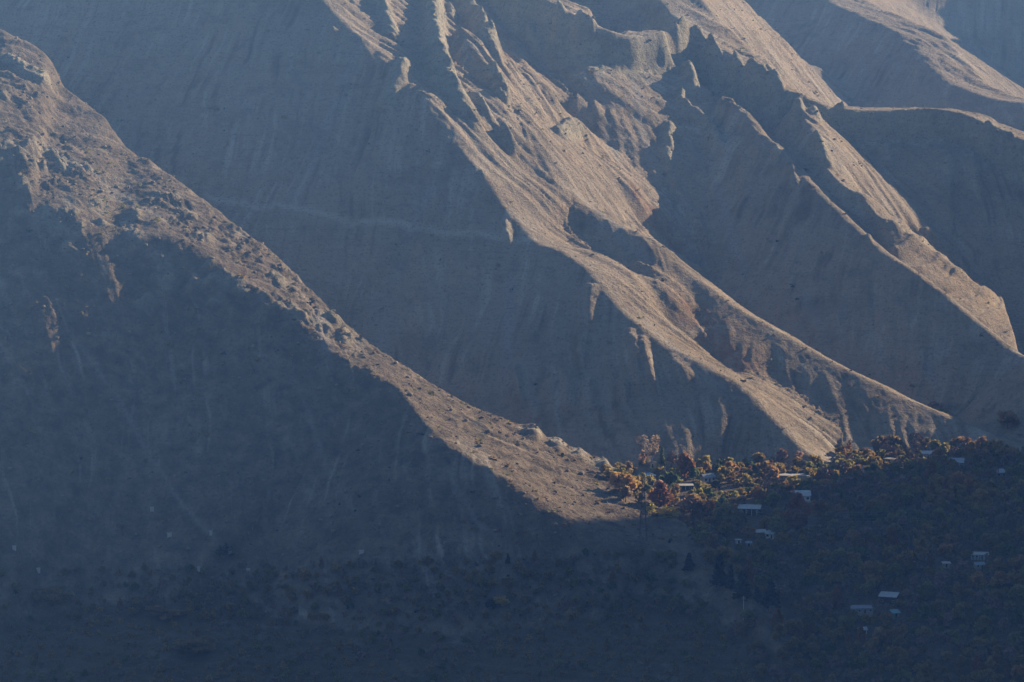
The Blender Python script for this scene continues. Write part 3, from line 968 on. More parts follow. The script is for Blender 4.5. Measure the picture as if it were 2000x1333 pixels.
# the trees one can single out: px, py of the foot, height px, width px, shape, leaf, name, label
NAMED = [
    (1273, 917, 58, 62, 'poplar', 'pink', 'poplar_tree', 'tall half-bare poplar with forked white trunk behind the blue-roofed house', True),
    (1254, 915, 30, 20, 'bare', 'pink', 'poplar_sapling', 'slim bare tree with faint grey-pink twigs left of the tall poplar', False),
    (1340, 940, 50, 40, 'round', 'red', 'maple_tree', 'large round orange-red tree above the village houses', False),
    (1312, 918, 36, 26, 'bare', 'bare', 'bare_tree', 'greyish bare tree between the tall poplar and the large red tree', False),
    (1293, 908, 30, 16, 'conifer', 'green', 'cypress_tree', 'thin grey-green conifer standing right of the tall poplar', False),
    (1287, 928, 22, 24, 'round', 'yellow', 'apricot_tree', 'round yellow-green tree touching the right end of the blue roof', False),
    (1254, 916, 14, 14, 'round', 'orange', 'orchard_shrub', 'small orange tree just behind the blue-roofed house', False),
    (1238, 926, 18, 14, 'round', 'orange', 'orchard_shrub', 'small orange tree at the left end of the blue-roofed house', False),
    (1216, 966, 46, 50, 'round', 'orange', 'walnut_tree', 'broad orange-pink and yellow tree at the foot of the sunlit bank', False),
    (1190, 938, 18, 26, 'round', 'yellow', 'orchard_shrub', 'golden bush on the rubble at the left end of the village', False),
    (1240, 962, 32, 30, 'round', 'yellow', 'walnut_tree', 'yellow tree below the blue-roofed house', False),
    (1256, 940, 16, 18, 'round', 'yellow', 'orchard_shrub', 'small yellow tree right against the front of the blue-roofed house', False),
    (1222, 985, 30, 30, 'round', 'pink', 'walnut_tree', 'dull pink tree left of the lattice pylon', False),
    (1246, 990, 30, 26, 'bare', 'brown', 'bare_tree', 'thin brown tree seen through the lattice pylon', False),
    (1290, 992, 46, 44, 'flame', 'red', 'cherry_tree', 'flame-shaped bright red tree right of the lattice pylon', False),
    (1307, 958, 38, 34, 'round', 'green', 'willow_tree', 'large grey-green tree right of the blue-roofed house', False),
    (1322, 942, 34, 18, 'round', 'yellow', 'willow_tree', 'narrow yellow willow left of the large red tree', False),
    (1354, 942, 28, 24, 'round', 'green', 'willow_tree', 'green and yellow tree right of the large red tree', False),
    (1367, 966, 26, 32, 'round', 'olive', 'willow_tree', 'yellow-green spreading tree in front of the white-gabled house', False),
    (1320, 978, 28, 22, 'round', 'orange', 'apricot_tree', 'tan-orange round tree between the red flame tree and the yellow-green tree', False),
    (1304, 1006, 16, 46, 'bush', 'yellow', 'hedge_bush', 'low golden hedge at the foot of the flame-shaped red tree', False),
    (1270, 1002, 16, 20, 'bush', 'yellow', 'hedge_bush', 'small bright yellow bush right beside the lattice pylon', False),
    (1352, 1012, 44, 52, 'round', 'brown', 'walnut_tree', 'wide brown tree with thinning leaves below the yellow-green tree', False),
    (1384, 1010, 34, 30, 'round', 'orange', 'walnut_tree', 'orange-brown tree right of the wide brown tree', False),
    (1398, 1018, 22, 22, 'round', 'yellow', 'apricot_tree', 'pale yellow tree right of the orange-brown tree', False),
    (1409, 944, 18, 20, 'round', 'olive', 'apricot_tree', 'yellow-green tree right of the white gable wall', False),
    (1426, 946, 16, 18, 'round', 'red', 'cherry_tree', 'small dark red tree beyond the white-gabled house', False),
    (1398, 956, 16, 26, 'round', 'dark', 'dark_bush', 'dark green bush in front of the white gable wall', False),
    (1465, 928, 18, 14, 'round', 'red', 'cherry_tree', 'small red tree standing left of the orange tree by the long house', False),
    (1504, 940, 30, 34, 'round', 'orange', 'maple_tree', 'bright orange-red tree at the left end of the long low house', False),
    (1484, 944, 26, 24, 'bare', 'brown', 'bare_tree', 'brown leafless tree between the two orange-red trees', False),
    (1483, 958, 16, 8, 'flame', 'yellow', 'poplar_sapling', 'thin bright yellow sapling above the dark field', False),
    (1480, 980, 28, 30, 'round', 'orange', 'apricot_tree', 'yellow-orange tree beside the dark field', False),
    (1508, 998, 32, 34, 'round', 'olive', 'walnut_tree', 'olive-brown tree left of the grey-roofed house with terrace', False),
    (1549, 956, 28, 26, 'round', 'yellow', 'apricot_tree', 'yellow-green tree under the long low house', False),
    (1536, 966, 26, 28, 'round', 'brown', 'walnut_tree', 'yellow-brown tree left of the grey-roofed house with terrace', False),
    (1612, 962, 26, 28, 'round', 'orange', 'maple_tree', 'glowing orange tree right of the grey-roofed house with terrace', False),
    (1530, 898, 20, 18, 'round', 'red', 'cherry_tree', 'lone pinkish red tree on the dark foot of the main ridge', False),
    (1560, 900, 16, 22, 'bare', 'pink', 'bare_tree', 'pinkish bare shrub beside the cut bank above the long low house', False),
    (1558, 1034, 66, 50, 'flame', 'red', 'beech_tree', 'tall rusty red tree below the grey-roofed house with terrace', False),
    (1598, 1010, 34, 36, 'round', 'brown', 'walnut_tree', 'reddish brown tree right of the tall rusty red tree', False),
    (1418, 1030, 44, 46, 'round', 'olive', 'walnut_tree', 'large yellow-brown tree left of the pillared house', False),
    (1448, 1034, 34, 30, 'round', 'brown', 'walnut_tree', 'brown-orange tree directly under the pillared house', False),
    (1520, 1048, 40, 40, 'round', 'olive', 'walnut_tree', 'olive green tree right of the broken white roof', False),
    (1346, 1112, 30, 28, 'conifer', 'dark', 'pine_tree', 'broad dark pine standing alone at the toe of the near slope', False),
    (1405, 1140, 52, 40, 'conifer', 'dark', 'pine_tree', 'tall dark spire-shaped pine, the highest of the pine row', False),
    (1427, 1148, 42, 26, 'conifer', 'dark', 'pine_tree', 'slender dark pine between two broader pines', False),
    (1450, 1172, 50, 44, 'conifer', 'dark', 'pine_tree', 'broad blunt dark pine behind the pale pole', False),
    (1480, 1176, 26, 26, 'conifer', 'dark', 'pine_tree', 'short dark pine right of the pale pole', False),
    (1504, 1190, 52, 46, 'conifer', 'dark', 'pine_tree', 'massive dark pine at the right end of the pine row', False),
    (992, 1100, 18, 12, 'conifer', 'dark', 'pine_tree', 'small lone dark conifer under the scree of the near slope', False),
    (936, 1146, 28, 26, 'round', 'olive', 'mulberry_tree', 'yellow-olive tree at the foot of the near slope', False),
    (978, 1186, 24, 32, 'round', 'yellow', 'mulberry_tree', 'dull yellow round tree with dark hedge on its left', False),
    (958, 1192, 26, 22, 'round', 'dark', 'dark_bush', 'dark green tree touching the dull yellow round tree', False),
    (320, 1204, 24, 74, 'round', 'brown', 'mulberry_tree', 'wide tawny tree, upper of two on the bottom terraces', False),
    (378, 1275, 30, 80, 'round', 'brown', 'mulberry_tree', 'wide tawny tree, lower of two on the bottom terraces', False),
    (594, 1140, 26, 28, 'round', 'orange', 'mulberry_tree', 'dim orange tree at the base of the near slope', False),
    (100, 1180, 34, 80, 'round', 'brown', 'mulberry_tree', 'dark brown tree clump under the lowest marker blocks', False),
    (438, 1088, 22, 34, 'bush', 'dark', 'dark_bush', 'dark bush on the scree beside a white marker block', False),
    (1825, 886, 26, 22, 'round', 'olive', 'mulberry_tree', 'yellow-olive tree between the two roofs of the blue-roofed columned house', False),
    (1968, 836, 34, 44, 'round', 'brown', 'mulberry_tree', 'dull orange tree high on the right edge of the valley', False),
    (1672, 982, 30, 40, 'bare', 'bare', 'bare_tree', 'purplish bare tree on the toe of the main ridge', False),
]
S_PX = TH / 1000.0
for (px_, py_, hp, wp, kd, lf, nm, lab, pale) in NAMED:
    x, y, z = spot(px_, py_)
    sc = y * S_PX * 1.02
    ww = {'round': 1.0, 'bare': 1.0, 'flame': 1.45, 'conifer': 1.7, 'poplar': 1.0, 'bush': 1.0}[kd]
    plant(nm, kd, lf, x, y, hp * sc * 1.08, wp * sc * 1.12 * ww, lab, 'bush' if 'bush' in nm or 'shrub' in nm else 'tree', None, pale, z)
print('named trees', time.time() - T0)


# ------------------------------------------------------------------ houses
M_WHITE = simple_mat('whitewash', (0.72, 0.70, 0.66), var=.12, scale=.7)
M_CREAM = simple_mat('cream_plaster', (0.62, 0.52, 0.36), var=.15, scale=.7)
M_GREYW = simple_mat('grey_plaster', (0.34, 0.32, 0.30), var=.2, scale=.7)
M_DARKW = simple_mat('dark_timber', (0.07, 0.055, 0.045), var=.3, scale=1.2)
M_TEAL = simple_mat('teal_wall', (0.20, 0.36, 0.38), var=.15)
M_ROOFP = simple_mat('pale_tin_roof', (0.40, 0.43, 0.45), rough=.45, var=.18, scale=.6)
M_ROOFB = simple_mat('blue_tin_roof', (0.10, 0.19, 0.34), rough=.4, var=.2, scale=.6)
M_ROOFG = simple_mat('grey_tin_roof', (0.26, 0.30, 0.35), rough=.5, var=.2, scale=.6)
M_GLASS = simple_mat('window_glass', (0.03, 0.035, 0.04), rough=.1, var=.1)
M_STEEL = simple_mat('galvanised_steel', (0.10, 0.10, 0.105), rough=.5, var=.2)
M_CONC = simple_mat('pale_concrete', (0.52, 0.51, 0.49), var=.15)
M_WIRE = simple_mat('cable', (0.25, 0.25, 0.26), rough=.5)


def house(px, py, wpx, label, roof='gable', wall=M_WHITE, rmat=M_ROOFP, hgt=3.0, dep=7.0, rz=0.0, nwin=3, posts=0, terrace=False, rise=1.6, y0=2040.0, name='house', cat='house'):
    x, y, z = spot(px, py, y0)
    w = wpx * y * S_PX
    e = empty(name, (x, y, z), rz)
    tag(e, label, cat)
    hw, hd = w / 2, dep / 2
    MB().box(-hw, hw, -hd, hd, -2.5, hgt).build('wall', wall, e)
    o = .55
    r = MB()
    if roof == 'gable':          # ridge along x, overhang, closed thickness
        for s_ in (-1, 1):
            r.poly([(-hw - o, s_ * (hd + o), hgt - .12), (hw + o, s_ * (hd + o), hgt - .12), (hw + o, 0, hgt + rise), (-hw - o, 0, hgt + rise)][::s_])
            r.poly([(-hw - o, s_ * (hd + o), hgt - .3), (hw + o, s_ * (hd + o), hgt - .3), (hw + o, 0, hgt + rise - .18), (-hw - o, 0, hgt + rise - .18)][::-s_])
            r.poly([(-hw - o, s_ * (hd + o), hgt - .3), (hw + o, s_ * (hd + o), hgt - .3), (hw + o, s_ * (hd + o), hgt - .12), (-hw - o, s_ * (hd + o), hgt - .12)][::s_])
        for sx in (-1, 1):
            r.poly([(sx * (hw + .02), -hd, hgt), (sx * (hw + .02), hd, hgt), (sx * (hw + .02), 0, hgt + rise - .2)])
    elif roof == 'hip':
        q = [(-hw - o, -hd - o, hgt - .1), (hw + o, -hd - o, hgt - .1), (hw + o, hd + o, hgt - .1), (-hw - o, hd + o, hgt - .1)]
        a, b = (-hw + hd * .8, 0, hgt + rise), (hw - hd * .8, 0, hgt + rise)
        r.poly([q[0], q[1], b, a]).poly([q[1], q[2], b]).poly([q[2], q[3], a, b]).poly([q[3], q[0], a]).poly(q[::-1])
    elif roof == 'shed':         # one slope falling to the front
        r.v += [(-hw - o, -hd - 1.2, hgt + .05), (hw + o, -hd - 1.2, hgt + .05), (hw + o, hd + o, hgt + rise), (-hw - o, hd + o, hgt + rise)]
        r.v += [(a, b, c + .22) for a, b, c in r.v[:4]]
        r.f += [(0, 3, 2, 1), (4, 5, 6, 7), (0, 1, 5, 4), (1, 2, 6, 5), (2, 3, 7, 6), (3, 0, 4, 7)]; r.m += [0] * 6
        for sx in (-1, 1):
            r.poly([(sx * hw, -hd, hgt - .05), (sx * hw, hd, hgt - .05), (sx * hw, hd, hgt + rise - .05), (sx * hw, -hd, hgt + .1)])
        r.poly([(-hw, hd, hgt - .05), (hw, hd, hgt - .05), (hw, hd, hgt + rise), (-hw, hd, hgt + rise)])
    else:
        r.box(-hw - o, hw + o, -hd - o, hd + o, hgt + .003, hgt + .35)
    r.build('roof', rmat, e)
    n = nwin
    for k in range(n):
        cx = -hw + w * (k + .5) / n
        if k == n // 2:
            MB().box(cx - .5, cx + .5, -hd - .06, -hd + .02, -.2, 2.1).build('door', M_DARKW, e)
            continue
        f = MB().box(cx - .75, cx + .75, -hd - .07, -hd + .03, .85, 2.2).build('window', M_WHITE if wall is not M_WHITE else M_DARKW, e)
        MB().box(cx - .62, cx + .62, -hd - .1, -hd - .03, .98, 2.08).build('pane', M_GLASS, f)
    for k in range(posts):
        cx = -hw + w * (k + .5) / posts
        MB().box(cx - .14, cx + .14, -hd - 1.15, -hd - .87, -2.5, hgt - .12).build('post', M_WHITE, e)
    if terrace:
        MB().box(-hw * 1.1, hw * 1.9, -hd - 3.2, -hd - .12, -2.6, -.25).build('terrace', M_GREYW, e)
        MB().box(-hw * 1.1, hw * 1.9, -hd - 3.2, -hd - 3.05, -.25, .45).build('parapet', M_CONC, e)
    return e


house(1262, 936, 33, 'low house with broad blue metal roof below the tall poplar', 'hip', M_GREYW, M_ROOFB, 3.0, 9, .12, 3)
house(1275, 917, 11, 'small cream block of a hut behind the blue-roofed house', 'flat', M_CREAM, M_GREYW, 3.2, 3.4, -.1, 1, name='hut', cat='hut')
hw_ = house(1382, 940, 26, 'grey-roofed house whose white gable end catches the sun', 'gable', M_WHITE, M_ROOFG, 3.0, 5.5, .5, 3, rise=2.0)
house(1338, 956, 30, 'low brown house with thin pale roof edge under the large red tree', 'flat', M_DARKW, M_CONC, 2.8, 6, .05, 3, posts=1)
house(1552, 937, 58, 'long low house with thin white roof edge under the cut bank', 'flat', M_GREYW, M_CONC, 3.0, 7, -.12, 6)
house(1568, 976, 29, 'white-walled house with pale grey roof and a terrace wall', 'shed', M_WHITE, M_ROOFP, 3.0, 8, -.05, 3, terrace=True, rise=2.0)
house(1464, 1002, 42, 'dark house with pale roof and white pillars under the dark field', 'shed', M_DARKW, M_ROOFP, 3.2, 7, -.15, 4, posts=4, rise=1.3)
house(1484, 1046, 20, 'left part of the broken white roof between two yellow-brown trees', 'gable', M_GREYW, M_ROOFP, 2.6, 6, .25, 2, rise=1.2)
house(1506, 1050, 17, 'right part of the broken white roof with a white end wall', 'shed', M_WHITE, M_ROOFP, 2.6, 6, -.4, 2, rise=1.2)
house(1442, 1062, 9, 'tiny white shed, upper of two below the broken roof', 'flat', M_WHITE, M_ROOFP, 2.2, 3, .2, 1, name='shed', cat='shed')
house(1462, 1066, 10, 'tiny grey-blue shed, lower of two below the broken roof', 'gable', M_GREYW, M_ROOFG, 2.0, 3, .1, 1, rise=.8, name='shed', cat='shed')
house(1697, 886, 14, 'small shed with pale roof where the twin ridge meets the valley', 'shed', M_DARKW, M_ROOFP, 2.4, 4, .1, 1, rise=1.2, name='shed', cat='shed')
house(1738, 905, 18, 'half-ruined dark hut with white corner posts', 'flat', M_DARKW, M_GREYW, 3.0, 5, -.5, 2, posts=3, name='hut', cat='hut')
house(1678, 922, 12, 'small dark hut beside a tall white chimney post', 'flat', M_DARKW, M_CONC, 2.4, 4, .0, 1, name='hut', cat='hut')
house(1812, 894, 26, 'columned house with dull blue roof on the far side of the valley', 'gable', M_GREYW, M_ROOFB, 3.4, 7, .1, 3, posts=5, rise=1.4)
house(1840, 884, 16, 'small annex with thin pale roof behind the yellow-olive tree', 'flat', M_GREYW, M_ROOFG, 2.8, 5, .0, 2)
house(1868, 912, 28, 'house with two-step pale roof and slim columns near the right edge', 'shed', M_GREYW, M_ROOFG, 3.4, 8, -.12, 3, posts=5, rise=1.8)
house(1952, 930, 22, 'half-hidden pale tilted roof near the right edge', 'shed', M_GREYW, M_ROOFG, 2.6, 6, .35, 2, rise=1.4)
house(1912, 1088, 36, 'flat-roofed house with white balustrade and teal wall', 'flat', M_TEAL, M_CONC, 2.6, 8, -.05, 4, posts=6)
house(1912, 1108, 18, 'grey roof sliver just below the white balustrade house', 'gable', M_GREYW, M_ROOFG, 2.4, 5, .2, 2, rise=1.2)
house(1848, 1106, 14, 'thin pale roof left of the white balustrade house', 'flat', M_GREYW, M_CONC, 2.2, 5, .0, 1)
house(1736, 1174, 34, 'dark house with bright pale tilted roof among the lower trees', 'shed', M_DARKW, M_ROOFP, 4.2, 8, -.28, 3, rise=1.2)
house(1682, 1194, 44, 'long low building with flat blue-grey roof in the lower wood', 'flat', M_GREYW, M_ROOFG, 2.6, 9, .06, 4)
house(1748, 1202, 14, 'teal sliver of roof under the dark house', 'shed', M_TEAL, M_TEAL, 2.2, 4, .3, 1, rise=1.2, name='shed', cat='shed')
house(1684, 1234, 15, 'white hut with pale gable standing alone in the lower wood', 'gable', M_WHITE, M_ROOFP, 2.6, 4, .2, 2, rise=1.4, name='hut', cat='hut')
x, y, z = spot(1686, 924)
tag(MB().box(-.5, .5, -.5, .5, -1, 4.6).box(-.62, .62, -.62, .62, 4.6, 4.9).build('chimney_post', M_WHITE, None, (x, y, z)), 'tall white chimney post on the toe of the ridge', 'post')
HOUSE_XY = [(o.location.x, o.location.y) for o in COL.objects if o.get('category') in ('house', 'hut', 'shed', 'post')]


# ------------------------------------------------------------------ pylons, pole and cables
def pylon(px, py, hgt, label, w0=4.6, w1=1.3):
    x, y, z = spot(px, py)
    e = empty('lattice_pylon', (x, y, z), 1.68)
    tag(e, label, 'pylon', None)
    def c(k, t):
        h_ = (w0 + (w1 - w0) * min(1, t * 1.25)) / 2
        return ((-h_, h_, h_, -h_)[k], (-h_, -h_, h_, h_)[k], t * hgt)
    for k in range(4):
        MB().tube((c(k, 0)[0], c(k, 0)[1], -1), c(k, .8), .2, .15, 4).tube(c(k, .8), c(k, 1.0), .15, .1, 4).build('leg', M_STEEL, e)
    n = 9
    br = MB()
    for i in range(n):
        for k in range(4):
            j = (k + 1) % 4
            br.tube(c(k, i / n), c(j, (i + 1) / n), .07, .07, 3).tube(c(j, i / n), c(k, (i + 1) / n), .07, .07, 3)
            br.tube(c(k, (i + 1) / n), c(j, (i + 1) / n), .07, .07, 3)
    br.build('bracing', M_STEEL, e)
    tips = []
    for t, L in ((.74, 4.5), (.86, 5.2), (.97, 3.8)):
        a = MB()
        for s_ in (-1, 1):
            a.tube((0, -.5, t * hgt), (s_ * L, 0, t * hgt), .12, .06, 4).tube((0, .5, t * hgt), (s_ * L, 0, t * hgt), .12, .06, 4).tube((0, 0, t * hgt + 1.4), (s_ * L, 0, t * hgt), .09, .05, 4)
            tips.append((e.location + Matrix.Rotation(1.68, 3, 'Z') @ Vector((s_ * L, 0, t * hgt - 1.3))))
        arm = a.build('cross_arm', M_STEEL, e)
        for s_ in (-1, 1):
            MB().tube((s_ * L, 0, t * hgt), (s_ * L, 0, t * hgt - 1.3), .12, .12, 5).build('insulator', M_GREYW, arm)
    return tips


pa = pylon(1256, 1058, 42, 'dark steel lattice pylon rising in front of the sunlit orange trees')
pb = pylon(1777, 1104, 36, 'dim steel lattice pylon deep in the shaded valley wood')
for i, (a, b) in enumerate(zip(pa, pb)):
    m = MB(); n = 14; last = None
    for k in range(n + 1):
        t = k / n
        p = a.lerp(b, t); p = Vector((p.x, p.y, p.z - 9 * 4 * t * (1 - t)))
        if last is not None:
            m.tube(last, p, .07, .07, 3)
        last = p
    tag(m.build('power_cable', M_WIRE), '%s sagging power cable on the %s side of the lattice pylons' % (('lowest', 'middle', 'highest')[i // 2], ('valley', 'mountain')[i % 2]), 'cable', 'cables between the pylons')
x, y, z = spot(1452, 1216)
e = empty('utility_pole', (x, y, z)); tag(e, 'pale concrete utility pole among the dark pines', 'pole')
MB().tube((0, 0, -1), (0, 0, 14.5), .32, .2, 7).build('shaft', M_CONC, e)
MB().box(-1.6, 1.6, -.12, .12, 12.6, 12.85).box(-1.2, 1.2, -.12, .12, 13.7, 13.9).build('cross_arm', M_CONC, e)

# ------------------------------------------------------------------ white marker blocks along the tracks on the near slope
MARK = [(297, 1003, 7, 'white marker block highest on the short left track'), (331, 1049, 9, 'wide white marker block midway down the left track'), (412, 1043, 5, 'small white marker block highest on the long scree track'),
        (449, 1085, 7, 'tilted white marker block beside the dark bush'), (485, 1115, 7, 'white marker block at the bottom of the long scree track'), (28, 1077, 7, 'faint white marker block, upper of two at the far left'),
        (75, 1121, 7, 'faint white marker block above the dark brown tree clump'), (388, 1110, 6, 'faint low marker block left of the scree track end'), (706, 1083, 10, 'long white marker slab under the middle of the near slope')]
for px_, py_, w_, lab in MARK:
    x, y, z = spot(px_, py_)
    w = w_ * y * S_PX
    m = MB(); m.box(-w / 2, w / 2, -.6, .6, -1.5, 1.5); m.box(-w / 2 - .15, w / 2 + .15, -.75, .75, 1.5, 1.75)
    tag(m.build('marker_block', M_CONC, None, (x, y, z + .2), random.uniform(-.2, .2)), lab, 'marker block')

# ------------------------------------------------------------------ the wood and orchards in the valley
NX = [(o.location.x, o.location.y, .5 * o.scale[0]) for o in COL.objects if o.type == 'EMPTY' and o.get('category') in ('tree', 'bush')]
taken = {}


def free(x, y, r):
    k = (int(x // 12), int(y // 12))
    for i in (-1, 0, 1):
        for j in (-1, 0, 1):
            for (a, b, q) in taken.get((k[0] + i, k[1] + j), ()):
                if (a - x)**2 + (b - y)**2 < (r + q)**2:
                    return False
    return True


def take(x, y, r):
    taken.setdefault((int(x // 12), int(y // 12)), []).append((x, y, r))


for a in NX:
    take(*a)
for a in HOUSE_XY:
    qx_, qy_ = proj(a[0], a[1], gz(a[0], a[1]))
    v_ = qx_ < 1620 and qy_ < 1010
    take(a[0], a[1], 6.5 if v_ else 5.0); take(a[0], a[1] - 9, 6.5 if v_ else 2.5)
    if v_:
        take(a[0] - 4, a[1] - 20, 7.0); take(a[0] + 4, a[1] - 20, 7.0)
rw = np.random.default_rng(31)
cand = rw.uniform((-380, 2090), (420, 2800), (60000, 2))
cx, cy = cand[:, 0], cand[:, 1]
cz = height(cx, cy)
cpx, cpy = proj(cx, cy, cz)
onh = samp(ONH, cx, cy); rid = samp(RID.astype(np.float32), cx, cy)
right_edge = np.interp(cpy, [930, 1000, 1060, 1130, 1250, 1333, 1420], [1175, 1285, 1365, 1385, 1440, 1490, 1530])
wood = (cpx > right_edge) & ((onh < .6) | ((cpx < 1345) & (cpy < 1012) & (cpy > 922)) | (cpy > 1055))
bank = (onh < .85) & (cpx > 1640) & (cpy > 815) & (cpy < 960)
base = (cpx <= right_edge) & (cpy > 1085) & (rid * 0 + cpy < 1215) & (cpy > np.interp(cpx, [0, 600, 900, 1250, 1400], [1120, 1110, 1095, 1085, 1090]))
low = (cpx <= right_edge) & (cpy >= 1215)
field = (cpx > 1392) & (cpx < 1462) & (cpy > 952) & (cpy < 974)
TREES = []
noi = fbm(cx / 40.0, cy / 40.0, 3, 120)
noi2 = fbm(cx / 55.0, cy / 55.0, 2, 140)
for i in range(len(cx)):
    px_, py_ = cpx[i], cpy[i]
    if px_ < -60 or px_ > 2060 or py_ > 1400 or field[i]:
        continue
    u = rw.random()
    if wood[i] or bank[i]:
        if bank[i] and not wood[i] and u > .5:
            continue
        if py_ < 905 and px_ < 1640:
            continue
        hh = rw.uniform(5.5, 12.5) * (1.0 + .3 * noi[i]); sp = hh * .38
        if px_ < 1500 and py_ < 1025:
            hh *= .85; sp = hh * .45
    elif base[i]:
        if u > .85 + .5 * noi[i]:
            continue
        hh = rw.uniform(3.5, 7.5); sp = hh * .42
    elif low[i]:
        if u > .32 + .6 * noi[i] + (.35 if px_ > 1150 else 0):
            continue
        hh = rw.uniform(2.0, 5.5); sp = hh * .6
    else:
        continue
    if not free(cx[i], cy[i], sp):
        continue
    take(cx[i], cy[i], sp)
    q = noi2[i] * 1.7 + rw.normal() * .5 + .3
    sunny = px_ < 1480 and py_ < 1030
    if sunny:
        kd, lf = [('round', 'yellow'), ('round', 'yellow'), ('round', 'orange'), ('round', 'pink'), ('round', 'olive'), ('round', 'brown'), ('round', 'green')][int(rw.integers(7))]
    elif q < -.75:
        kd, lf = 'round', 'green'
    elif q < -.25:
        kd, lf = 'round', 'olive'
    elif q < .35:
        kd, lf = 'bare', 'bare'
    elif q < .8:
        kd, lf = 'round', 'brown'
    elif q < 1.5:
        kd, lf = 'round', 'orange'
    else:
        kd, lf = 'flame', 'red'
    if False:
        kd, lf = 'conifer', 'dark'
    if low[i] and rw.random() < .7:
        kd = 'bush'
    TREES.append((cx[i], cy[i], cz[i], hh * (1.25 if kd in ('flame', 'conifer') else 1), hh * rw.uniform(.85, 1.25) * {'conifer': .9, 'flame': .9}.get(kd, 1), kd, lf, px_, py_))
print('wood', len(TREES), time.time() - T0)
infr = [t for t in TREES if 0 < t[7] < 2000 and t[8] < 1340]
infr.sort(key=lambda t: -t[3] * t[4] * (1.6 if t[7] < 1500 and t[8] < 1060 else 1))
solo = infr[:236]
ids = set(id(t) for t in solo)
NAMES = {'red': ('autumn_tree', 'rusty red'), 'orange': ('autumn_tree', 'dull orange'), 'yellow': ('autumn_tree', 'yellow'), 'green': ('leafy_tree', 'still green'), 'olive': ('leafy_tree', 'olive-coloured'),
         'brown': ('autumn_tree', 'brown-leaved'), 'pink': ('autumn_tree', 'faded pink'), 'bare': ('bare_tree', 'purplish bare'), 'dark': ('conifer_tree', 'dark needle')}
LM = [(o.location.x, o.location.y, o['label']) for o in COL.objects if o.get('category') in ('house', 'hut', 'shed', 'pylon', 'pole', 'post', 'marker block')]
SHORT = [('blue metal roof', 'the house with the broad blue roof'), ('cream block', 'the cream hut'), ('white gable end', 'the white-gabled house'), ('thin pale roof edge', 'the low brown house'), ('long low house', 'the long low house'),
         ('terrace wall', 'the grey-roofed house with terrace'), ('white pillars', 'the pillared house'), ('left part', 'the broken white roof'), ('white end wall', 'the white end wall of the broken roof'), ('upper of two below', 'the tiny white shed'),
         ('lower of two below', 'the tiny grey-blue shed'), ('twin ridge meets', 'the shed under the twin ridge'), ('half-ruined', 'the half-ruined hut'), ('small dark hut', 'the hut with the chimney post'), ('dull blue roof', 'the dull blue columned house'),
         ('annex', 'the small annex'), ('two-step', 'the two-step pale roof'), ('half-hidden', 'the half-hidden tilted roof'), ('white balustrade and', 'the white balustrade house'), ('grey roof sliver', 'the grey roof sliver'), ('left of the white balustrade', 'the thin pale roof'),
         ('bright pale tilted', 'the dark house with tilted roof'), ('flat blue-grey', 'the long blue-grey roof'), ('teal sliver', 'the teal shed'), ('standing alone in the lower', 'the lone white hut'), ('chimney post', 'the chimney post'), ('sunlit orange trees', 'the pylon by the sunlit trees'),
         ('deep in the shaded', 'the pylon in the wood'), ('utility pole', 'the pale utility pole'), ('marker', None)]
ORD = ['nearest', 'second nearest', 'third nearest', 'fourth nearest', 'fifth nearest', 'sixth nearest', 'seventh nearest', 'eighth nearest', 'ninth nearest', 'tenth nearest', 'eleventh nearest', 'twelfth nearest', 'thirteenth nearest', 'fourteenth nearest', 'fifteenth nearest', 'sixteenth nearest', 'seventeenth nearest', 'eighteenth nearest', 'nineteenth nearest', 'twentieth nearest']
LMS = []
for x, y, l in LM:
    for k, v in SHORT:
        if k in l:
            LMS.append((x, y, v or ('the ' + ' '.join(l.split()[:9]))))
            break
buckets = {}
for t in solo:
    q = min(((t[0] - x)**2 + (t[1] - y)**2, v) for x, y, v in LMS)
    nm, ad = NAMES[t[6]]
    buckets.setdefault((ad, t[5] == 'bush', q[1]), []).append((q[0], t))
for (ad, isb, v), lst in buckets.items():
    lst.sort(key=lambda e: e[0])
    for k, (d_, t) in enumerate(lst):
        nm = 'terrace_bush' if isb else NAMES[t[6]][0]
        lab = '%s %s, %s to %s' % (ad, 'bush' if isb else 'tree', ORD[min(k, 19)], v)
        plant(nm, t[5], t[6], t[0], t[1], t[3], t[4], lab, 'bush' if isb else 'tree', '%s %s of the valley' % (ad, 'bushes' if isb else 'trees'), False, t[2])

